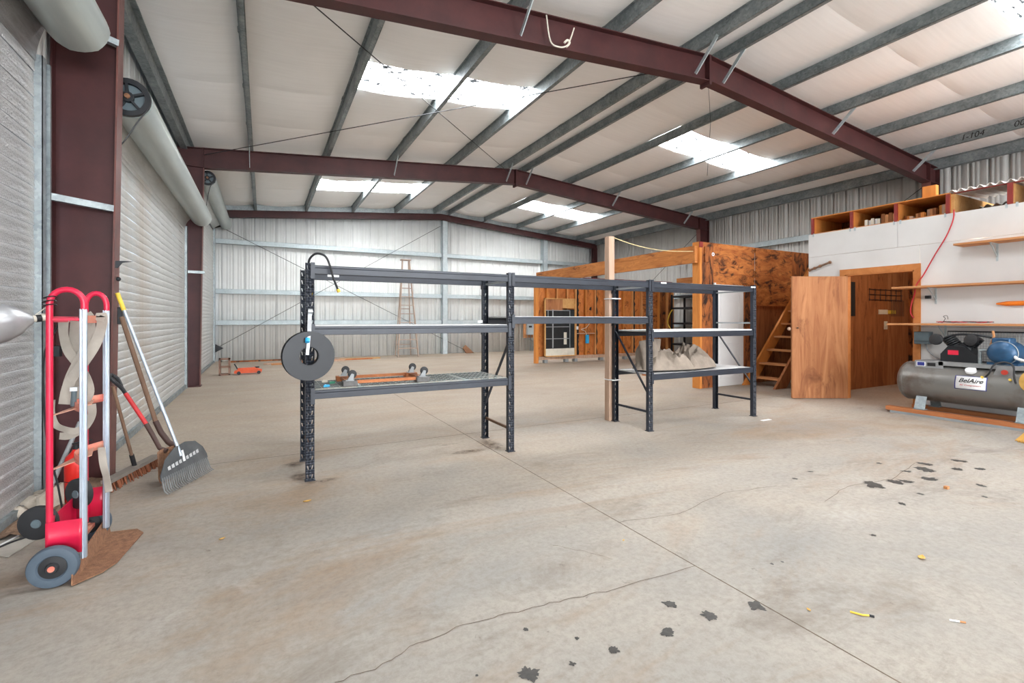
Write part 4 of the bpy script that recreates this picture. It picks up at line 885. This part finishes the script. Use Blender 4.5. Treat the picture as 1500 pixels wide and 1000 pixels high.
# ------------------------------------------------------------ hand truck
ht = T('hand_truck', 'tall red hand truck with silver rails and rusty toe plate', 'hand truck', (-.85, 3.4, 0))
YA, YBt = 3.20, 3.60
for y_ in (YA, YBt):
    xr, xf = (-.955 if y_ == YA else -.918), -.822; top = 1.40
    arc = [(xr+(xf-xr)/2-(xf-xr)/2*math.cos(math.pi*k/12), y_, top+.072*math.sin(math.pi*k/12)) for k in range(13)]
    MB().tube([(xr, y_, .14), (xr, y_, .6)]+arc+[(xf, y_, 1.37)], .0145, 12).build('tube_loop', HTRED, ht)
    m = MB(); m.box(xf-.017, y_-.010, .09, xf+.013, y_+.010, 1.375); m.box(xf-.005, y_-.017, .09, xf+.002, y_+.017, 1.375); m.build('rail', ALU, ht, bevel=.004)
for z, mt in ((1.32, HTRED), ):
    MB().bar((-.955, YA, z), (-.955, YBt, z), .03, .012, (1,0,0)).build('crossbar', mt, ht); MB().bar((-.83, YA, z), (-.83, YBt, z), .01, .04).build('crossbar', SALMON, ht); MB().bar((-.955, YA, z), (-.83, YA, z), .012, .012).build('crossbar', mt, ht)
for z in (.86, .585):
    m = MB(); m.grid(lambda u, v: (-.83-.075*math.sin(math.pi*u)-.10*v*0, YA+(YBt-YA)*u, z+.022-.044*v), 12, 1, True); m.build('curved_strap', SALMON, ht, solid=.004)
    m = MB(); m.prism([(-.95, YA, z-.03), (-.955, YA+.02, z-.03), (-.86, YBt-.08, z), (-.82, YA+.12, z)], (0, 0, .004)); m.build('gusset', plain('worn_pink', (.62,.33,.24), .7) if z > .7 else MATS['worn_pink'], ht)
m = MB(); m.grid(lambda u, v: (-.965+.14*u, YA-.02+.006*math.sin(math.pi*u), .13+.17*v), 10, 1); m.build('axle_bracket', HTRED, ht, solid=.006)
m = MB(); m.grid(lambda u, v: (-.965+.14*u, YBt+.02, .16+.17*v), 4, 1); m.build('axle_bracket', HTRED, ht, solid=.006)
MB().bar((-.96, YA, .22), (-.96, YBt, .22), .006, .17).build('back_panel', HTRED, ht)
MB().bar((-.90, YA-.05, .10), (-.90, YBt+.06, .10), .02, .02).build('axle', SALMON, ht)
for y_ in (YA-.075, YBt+.09):
    w = MB().lathe([(.03, -.008), (.052, -.010), (.060, -.022), (.078, -.024), (.095, -.020), (.101, -.008), (.101, .008), (.095, .020), (.078, .024), (.058, .022), (.05, .026), (.03, .026)], (-.918, y_, .101), (0,1,0), 36).build('wheel', plain('blue_grey_rubber', (.075,.105,.14), .6) if y_ < 3.3 else MATS['blue_grey_rubber'], ht)
    MB().lathe([(0, -.03), (.022, -.03), (.028, -.018), (.056, -.013), (.056, .006), (0, .006)], (-.918, y_, .101), (0,1,0), 24).build('hub', BLACK, w)
    MB().cyl((-.918, y_-.034, .101), (-.918, y_-.028, .101), .014, n=12).build('axle_cap', SALMON, w)
for y_, z_ in ((YA+.11, .27), (YBt-.06, .33)):
    w = MB().lathe([(.02, -.02), (.07, -.02), (.085, -.012), (.085, .012), (.07, .02), (.02, .02)], (-1.03 if y_ < 3.4 else -.93, y_, z_), V((.25 if y_ < 3.4 else .8, 1, .0)), 28).build('rear_wheel', BLACK, ht)
    MB().lathe([(0, -.024), (.02, -.024), (.03, -.012), (.03, .012), (.02, .024), (0, .024)], (-1.03 if y_ < 3.4 else -.93, y_, z_), V((.25 if y_ < 3.4 else .8, 1, .0)), 16).build('hub', BOXB, w)
m = MB(); m.prism([(-.835, 3.08, .006), (-.74, 3.17, .006), (-.70, 3.26, .006), (-.655, 3.64, .006), (-.70, 3.72, .006), (-.835, 3.74, .006)], (0, 0, .006)); m.prism([(-.84, 3.08, .008), (-.84, 3.74, .008), (-.85, 3.72, .12), (-.85, 3.12, .085)], (.006, 0, 0)); m.build('toe_plate', RUST, ht)
sp_ = T('webbing_strap', 'grey webbing straps hanging from the hand truck crossbar', 'strap', (-.87, 3.4, 1.3))
def sx(px, py, y=3.42): return (-1.02+(px-72)*.00284, y, 1.32-(py-467.5)*.00375)
for k, (pts, w) in enumerate(((((146,470),(150,461),(150,478),(140,505),(120,535),(102,560),(95,590)), .052), (((126,476),(129,461),(132,480),(127,505),(112,530),(100,556),(94,585)), .045), (((90,468),(90,490),(96,512),(108,530),(122,552),(128,575),(120,592)), .046), (((106,470),(104,490),(106,512),(112,535),(112,565),(104,590)), .05), (((69,585),(68,605),(74,622),(88,630),(103,634),(116,630)), .034), (((78,640),(90,641),(104,637),(118,628),(127,612),(126,596)), .04), (((140,664),(143,690),(148,712),(152,734)), .036))):
    p = smooth([V(sx(a_, b_, 3.40+.02*k)) for a_, b_ in pts])
    ws = []
    for i in range(len(p)):
        t = (p[min(i+1, len(p)-1)]-p[max(i-1, 0)]).normalized(); q = t.cross(V((.25, 1, 0)).normalized())
        ws.append(q.normalized()*w+V((0, .012*math.sin(i*.5+k), 0)))
    MB().ribbon(p, ws).build('strap', WEB, sp_)
rt = T('ratchet_handle', 'dark ratchet handle tangled in the webbing straps', 'ratchet', (-.9, 3.33, .9)); MB().cyl((-.895, 3.315, .86), (-.89, 3.31, .94), .012, n=10).build('grip', BOXB, rt); MB().box(-.905, 3.30, .94, -.875, 3.335, .96).build('pawl', CHROME, rt)
# ------------------------------------------------------------ work lamp, cord and boxes on the near jamb
wlmp = T('clamp_lamp', 'aluminium clamp work lamp wired to the hand truck handle', 'lamp', (-1.15, 3.45, 1.32))
ax = V((-.80, -.60, -.16)).normalized(); o0 = V((-1.145, 3.60, 1.322))
MB().lathe([(.018, .0), (.03, .005), (.045, .03), (.075, .06), (.105, .12), (.115, .17), (.112, .17), (.10, .12), (.07, .063), (.04, .035), (.018, .01)], o0, ax, 32).build('reflector', plain('spun_aluminium', (.62,.64,.67), .35, .7), wlmp)
MB().cyl(o0-ax*.055, o0+ax*.004, .019, n=14).build('socket', CREAM, wlmp); MB().cyl(o0-ax*.035, o0-ax*.012, .021, n=14).build('clamp_band', BLACKM, wlmp); MB().cyl(o0-ax*.072, o0-ax*.05, .016, n=12).build('cord_grip', BLACK, wlmp)
q0 = o0-ax*.07
MB().tube([q0, q0+V((.03,.05,-.03)), (-1.14, 3.75, 1.12), (-1.16, 3.80, .85), (-1.14, 3.80, .55), (-1.10, 3.82, .3), (-1.07, 3.80, .05), (-1.12, 3.78, .015), (-1.2, 3.9, .012), (-1.3, 3.85, .012), (-1.36, 3.75, .012)], .0055, 7).build('cord', BLACK, wlmp)
for dz in (0, .03): MB().tube([o0-ax*.01+V((0,0,.02)), o0+V((.05,.0,.06-dz)), (-1.03, 3.42, 1.395-dz*1.5), (-.965, 3.22, 1.40+.01*dz)], .0025, 5).build('hanging_wire', CREAM, wlmp)
for k in range(3): MB().tube([(-.955+.026*math.cos(a*.7), 3.2+.026*math.sin(a*.7), 1.39+.02*k+.006*math.sin(a)) for a in range(10)], .003, 5).build('hanging_wire', BLACKM, wlmp)
bx = tag(MB().box(-1.465, 4.735, 1.17, -1.40, 4.77, 1.30).build('outlet_box', plain('pale_aqua', (.55,.66,.64), .5), bevel=.004), 'pale aqua electrical box on the near door jamb', 'electrical box')
bx = T('outlet', 'cream double outlet on the near door jamb', 'outlet', (-1.44, 4.74, .85)); MB().box(-1.475, 4.735, .77, -1.40, 4.76, .93).build('plate', CREAM, bx); MB().box(-1.45, 4.728, .84, -1.42, 4.737, .86).build('socket', INK, bx)
tag(MB().box(-1.47, 4.74, 1.04, -1.36, 4.80, 1.12).build('bracket', BLACKM), 'dark steel bracket between the two outlet boxes on the jamb', 'bracket')
pj = tag(MB().box(-1.475, 4.70, 0, -1.40, 4.725, 3.2).build('door_jamb', GALV), 'galvanised jamb channel beside the foil-quilted door', 'jamb')
tag(MB().box(-1.06, 4.93, 1.28, -1.025, 4.99, 1.42).build('magnet_box', BLACKM, bevel=.005), 'small dark box on the red column flange', 'box')
mh = MB(); mh.prism([(-1.075, 4.95, 1.80), (-.96, 4.95, 1.80), (-1.03, 4.95, 1.785), (-1.06, 4.95, 1.74), (-1.075, 4.95, 1.74)], (0, .012, 0)); tag(mh.build('hook', BLACKM), 'black pointed hook on the red column flange', 'hook')
tag(MB().sphere((-1.055, 4.95, 1.65), .018).build('knob', BLACKM), 'small black knob on the red column below the hook', 'knob')
# ------------------------------------------------------------ tools leaning on the near column
def handle(p0, p1, r, mat, name, parent): return MB().cyl(p0, p1, r, n=12).build(name, mat, parent)
rkx = T('leaf_rake', 'black plastic leaf rake with silver handle leaning on the red column', 'rake', (-.6, 4.6, 0))
c0 = V((-.534, 4.605, .012)); w_ = V((.248, .53, 0)).normalized(); top = V((-1.05, 4.90, 1.53)); hd = V((-.605, 4.60, .27))
u_ = (hd-c0); u_ = (u_-w_*u_.dot(w_)).normalized(); n_ = w_.cross(u_)
if n_.x < 0: n_ = -n_
def rp_(a, b, c=0): return c0+w_*a+u_*b+n_*c
m = MB(); outline = [(-.29,.10),(-.285,.14),(-.2,.24),(-.08,.30),(.06,.315),(.18,.29),(.26,.22),(.29,.15),(.29,.115),(.15,.10),(0,.09),(-.15,.095)]
m.prism([rp_(a, b, .0) for a, b in outline], n_*.008); m.build('head', RAKEP, rkx)
for k in range(25):
    a = -.285+.57*k/24; m = MB(); m.tube([rp_(a*.97, .12, .004), rp_(a, .06, .006), rp_(a*1.01, .02, .008), rp_(a*1.02, -.005, .03)], [.007,.006,.0055,.004], 6); m.build('tine', TINE, rkx)
handle(rp_(-.03, .22, .01), top+(hd-top)*.10, .0125, ALU, 'handle', rkx); handle(top+(hd-top)*.11, top, .016, YEL, 'grip', rkx)
for k in range(9): MB().box(0,0,0,0,0,0) if 0 else MB().prism([rp_(-.2+.045*k, .155+.004*k, .0085), rp_(-.17+.045*k, .155+.004*k, .0085), rp_(-.17+.045*k, .185+.004*k, .0085), rp_(-.2+.045*k, .18+.004*k, .0085)], n_*.0006).build('worn_print', SCUFF, rkx)
MB().prism([rp_(-.015, .17, .009), rp_(.01, .17, .009), rp_(.005, .26, .012), rp_(-.02, .26, .012)], n_*.002).build('clip', LABEL, rkx)
def blade(c, wd, h, tilt, mat, name, parent):
    def fn(u, v):
        s = (u-.5)*2; hw = wd/2*(1-.85*max(0, (.25-v)/.25)**2*0-(.0 if v > .25 else .5*(1-v/.25)**2))
        return V(c)+V((tilt.x*h*v, tilt.y*h*v, h*v*tilt.z))+V((.35, .94, 0))*(s*hw)+V((.94,-.35,0))*(.03*s*s)
    return MB().grid(fn, 10, 8).build(name, mat, parent, solid=.004)
sh = T('spade', 'red-shafted shovel with black D-grip leaning on the red column', 'shovel', (-.72, 4.72, 0))
pA, pB, pC = V((-.99, 4.86, .72)), V((-.845, 4.80, .47)), V((-.70, 4.74, .245))
handle(pA, pB, .016, plain('red_fibreglass', (.60,.03,.035), .4), 'shaft', sh); MB().tube([pB, pB.lerp(pC, .35)+V((-.005,0,-.012)), pB.lerp(pC, .75)+V((-.012,0,-.03)), pC], [.019,.018,.017,.022], 10).build('ferrule', plain('dark_brown_steel', (.07,.035,.028), .6), sh)
blade((-.715, 4.70, .0), .22, .27, V((-.05, .05, 1)), RUST, 'blade', sh)
gA = pA+V((-.025, .01, .04)); MB().tube([pA, gA, gA+V((-.035,-.035,.055)), gA+V((-.075,-.02,.10)), gA+V((-.075,.04,.11)), gA+V((-.035,.05,.07)), gA], .014, 8).build('d_grip', BLACK, sh)
s2 = T('shovel', 'long wooden-handled shovel leaning on the red column behind the rake', 'shovel', (-.75, 4.9, 0))
pA, pB = V((-1.03, 4.93, 1.34)), V((-.80, 4.90, .47)); handle(pA, pB, .0175, HANDLE, 'handle', s2); MB().tube([pB, pB+V((.04,-.01,-.10)), pB+V((.09,-.02,-.18)), pB+V((.14,-.04,-.22))], [.021,.022,.022,.024], 10).build('ferrule', MATS['dark_brown_steel'], s2)
blade((-.74, 4.80, 0.0), .20, .25, V((.1, .15, 1)), BLACKM, 'blade', s2)
pbm = T('push_broom', 'wide push broom with brown bristles lying at the column foot', 'broom', (-.94, 5, 0))
MB().bar((-1.06, 4.62, .085), (-.86, 5.30, .085), .07, .028).build('head_block', plain('grey_wood', (.22,.19,.165), .8), pbm)
m = MB()
for k in range(150):
    t_ = random.random(); q = V((-1.06, 4.62, 0)).lerp(V((-.86, 5.30, 0)), t_); s = random.uniform(-.028, .028)
    m.cyl((q.x+s, q.y-s*.3, .075), (q.x+s*1.3+.015, q.y-s*.4, .003), .005, .004, n=4)
stuff(m.build('bristles', plain('rust_bristle', (.25,.085,.04), .9), pbm))
handle((-.955, 4.99, .09), (-.967, 4.94, .20), .017, BLACK, 'socket', pbm); handle((-.967, 4.94, .20), (-1.035, 4.70, .80), .012, HANDLE, 'handle', pbm)
fe = T('fire_extinguisher', 'red fire extinguisher on the floor behind the hand truck', 'fire extinguisher', (-1.19, 4.47, 0))
MB().lathe([(0, .0), (.06, .0), (.066, .01), (.066, .30), (.058, .34), (.03, .37), (.02, .39), (0, .39)], (-1.19, 4.47, .0), (0,0,1), 28).build('cylinder', FIRE, fe)
MB().cyl((-1.19, 4.47, .385), (-1.19, 4.47, .42), .018, n=12).build('valve', BLACKM, fe); MB().bar((-1.21, 4.47, .43), (-1.10, 4.45, .45), .02, .01).build('lever', BLACKM, fe)
MB().lathe([(.0665, .17), (.0667, .17), (.0667, .175), (.0665, .175)], (-1.19, 4.47, 0), (0,0,1), 28).build('band', BLACKM, fe)
pt = T('grey_pipe', 'grey pole with white tip leaning behind the fire extinguisher', 'pole', (-1.3, 4.5, 0)); handle((-1.315, 4.38, .12), (-1.22, 4.66, .55), .014, GREY, 'pole', pt); handle((-1.335, 4.33, .01), (-1.315, 4.38, .12), .015, LABEL, 'tip', pt)
# debris at the foot of the near door
for i, (x, y, r, lb) in enumerate(((-1.40, 4.42, .07, 'jagged'), (-1.36, 4.50, .05, 'rounded'), (-1.42, 4.62, .06, 'pale cracked'), (-1.30, 4.66, .04, 'small brown'), (-1.44, 4.30, .05, 'flat'))):
    m = MB(); m.grid(lambda u, v: (x+r*math.cos(2*math.pi*u)*math.sin(math.pi*v)*(1+.5*NZ.noise((u*5+i, v*4, i))), y+r*1.2*math.sin(2*math.pi*u)*math.sin(math.pi*v), max(0, r*.75-r*.8*math.cos(math.pi*v)*(1+.4*NZ.noise((u*4, v*5, i+3))))), 12, 8, False)
    tag(m.build('concrete_chunk', RUBBLE if i != 3 else SOIL), lb+' concrete chunk at the foot of the foil-quilted door', 'rubble')
m = MB(); m.prism([(-1.33, 4.25, .002), (-1.25, 4.40, .002), (-1.27, 4.45, .17), (-1.31, 4.43, .15), (-1.36, 4.33, .12)], (.02, -.012, 0)); tag(m.build('broken_board', RUBBLE), 'broken pale board propped at the foot of the foil-quilted door', 'board')
m = MB(); m.grid(lambda u, v: (-1.46+.34*v, 3.9+1.25*u, .006+max(0, .03*NZ.noise((u*9, v*7, 1))+.022)*math.sin(math.pi*min(1, v*1.05))**.5), 30, 14); stuff(tag(m.build('soil_debris', SOIL), 'brown dirt and chips along the foot of the near door', 'debris'))
tag(MB().prism([(-1.44, 3.78, .003), (-1.25, 3.62, .003), (-1.10, 4.3, .003), (-1.20, 4.42, .003)], (0,0,.004)).build('cardboard_sheet', plain('dusty_sheet', (.46,.43,.38), .85)), 'dusty flat sheet on the floor behind the hand truck', 'sheet')
m = MB(); m.tube([(-1.42, 3.65, .008), (-1.33, 3.9, .008), (-1.27, 4.15, .008), (-1.22, 4.3, .008)], .006, 6); tag(m.build('plastic_strip', LABEL), 'shiny plastic strip on the floor along the foil-quilted door', 'strip')
# leaves and litter on the open floor
def leaf(x, y, s, rz, lb, mat=LEAF):
    m = MB(); m.grid(lambda u, v: (x+s*((u-.5)*2*math.cos(rz)-(v-.5)*1.1*math.sin(math.pi*u)*math.sin(rz)), y+s*((u-.5)*2*math.sin(rz)+(v-.5)*1.1*math.sin(math.pi*u)*math.cos(rz)), .004+s*.35*abs(v-.5)+s*.35*(u-.5)**2*1.5), 8, 4)
    tag(m.build('leaf', mat, solid=.0008), lb, 'leaf')
leaf(3.217, 1.276, .030, .2, 'curled tan dry leaf on the open floor among the dark oil spots')
leaf(2.19, 1.285, .012, 1.2, 'tiny folded brown leaf beside the floor joint')
leaf(.28, 3.73, .028, .1, 'thin yellow dry leaf on the floor before the reel')
leaf(-.22, 3.33, .018, .5, 'small yellow dry leaf on the floor before the leaf rake')
leaf(1.9, 2.2, .010, .5, 'tiny yellow leaf near the curved floor crack')
tz = T('yellow_tie', 'bent yellow plastic tie with a dark end on the open floor', 'tie', (2.37, 1.14, 0)); MB().tube([(2.34, 1.19, .005), (2.36, 1.15, .006), (2.385, 1.135, .005)], .004, 6).build('strip', YEL, tz); MB().cyl((2.385, 1.135, .005), (2.395, 1.12, .005), .005, n=6).build('end', BLACK, tz)
tz = T('cigarette_butt', 'cigarette butt with tan filter on the open floor', 'cigarette', (2.68, .93, 0)); MB().cyl((2.66, .955, .005), (2.685, .93, .005), .004, n=8).build('paper', LABEL, tz); MB().cyl((2.685, .93, .005), (2.70, .915, .005), .004, n=8).build('filter', SHELFW, tz)
tag(MB().box(4.70, 1.70, 0, 4.735, 1.725, .02).build('wood_chip', SHELFW), 'small brown wood chip beside the dark oil spots', 'chip')
tag(MB().box(5.75, 3.95, 0.0, 5.92, 4.0, .002).build('paper_scrap', LABEL), 'flat white paper scrap on the floor before the plywood door', 'paper')
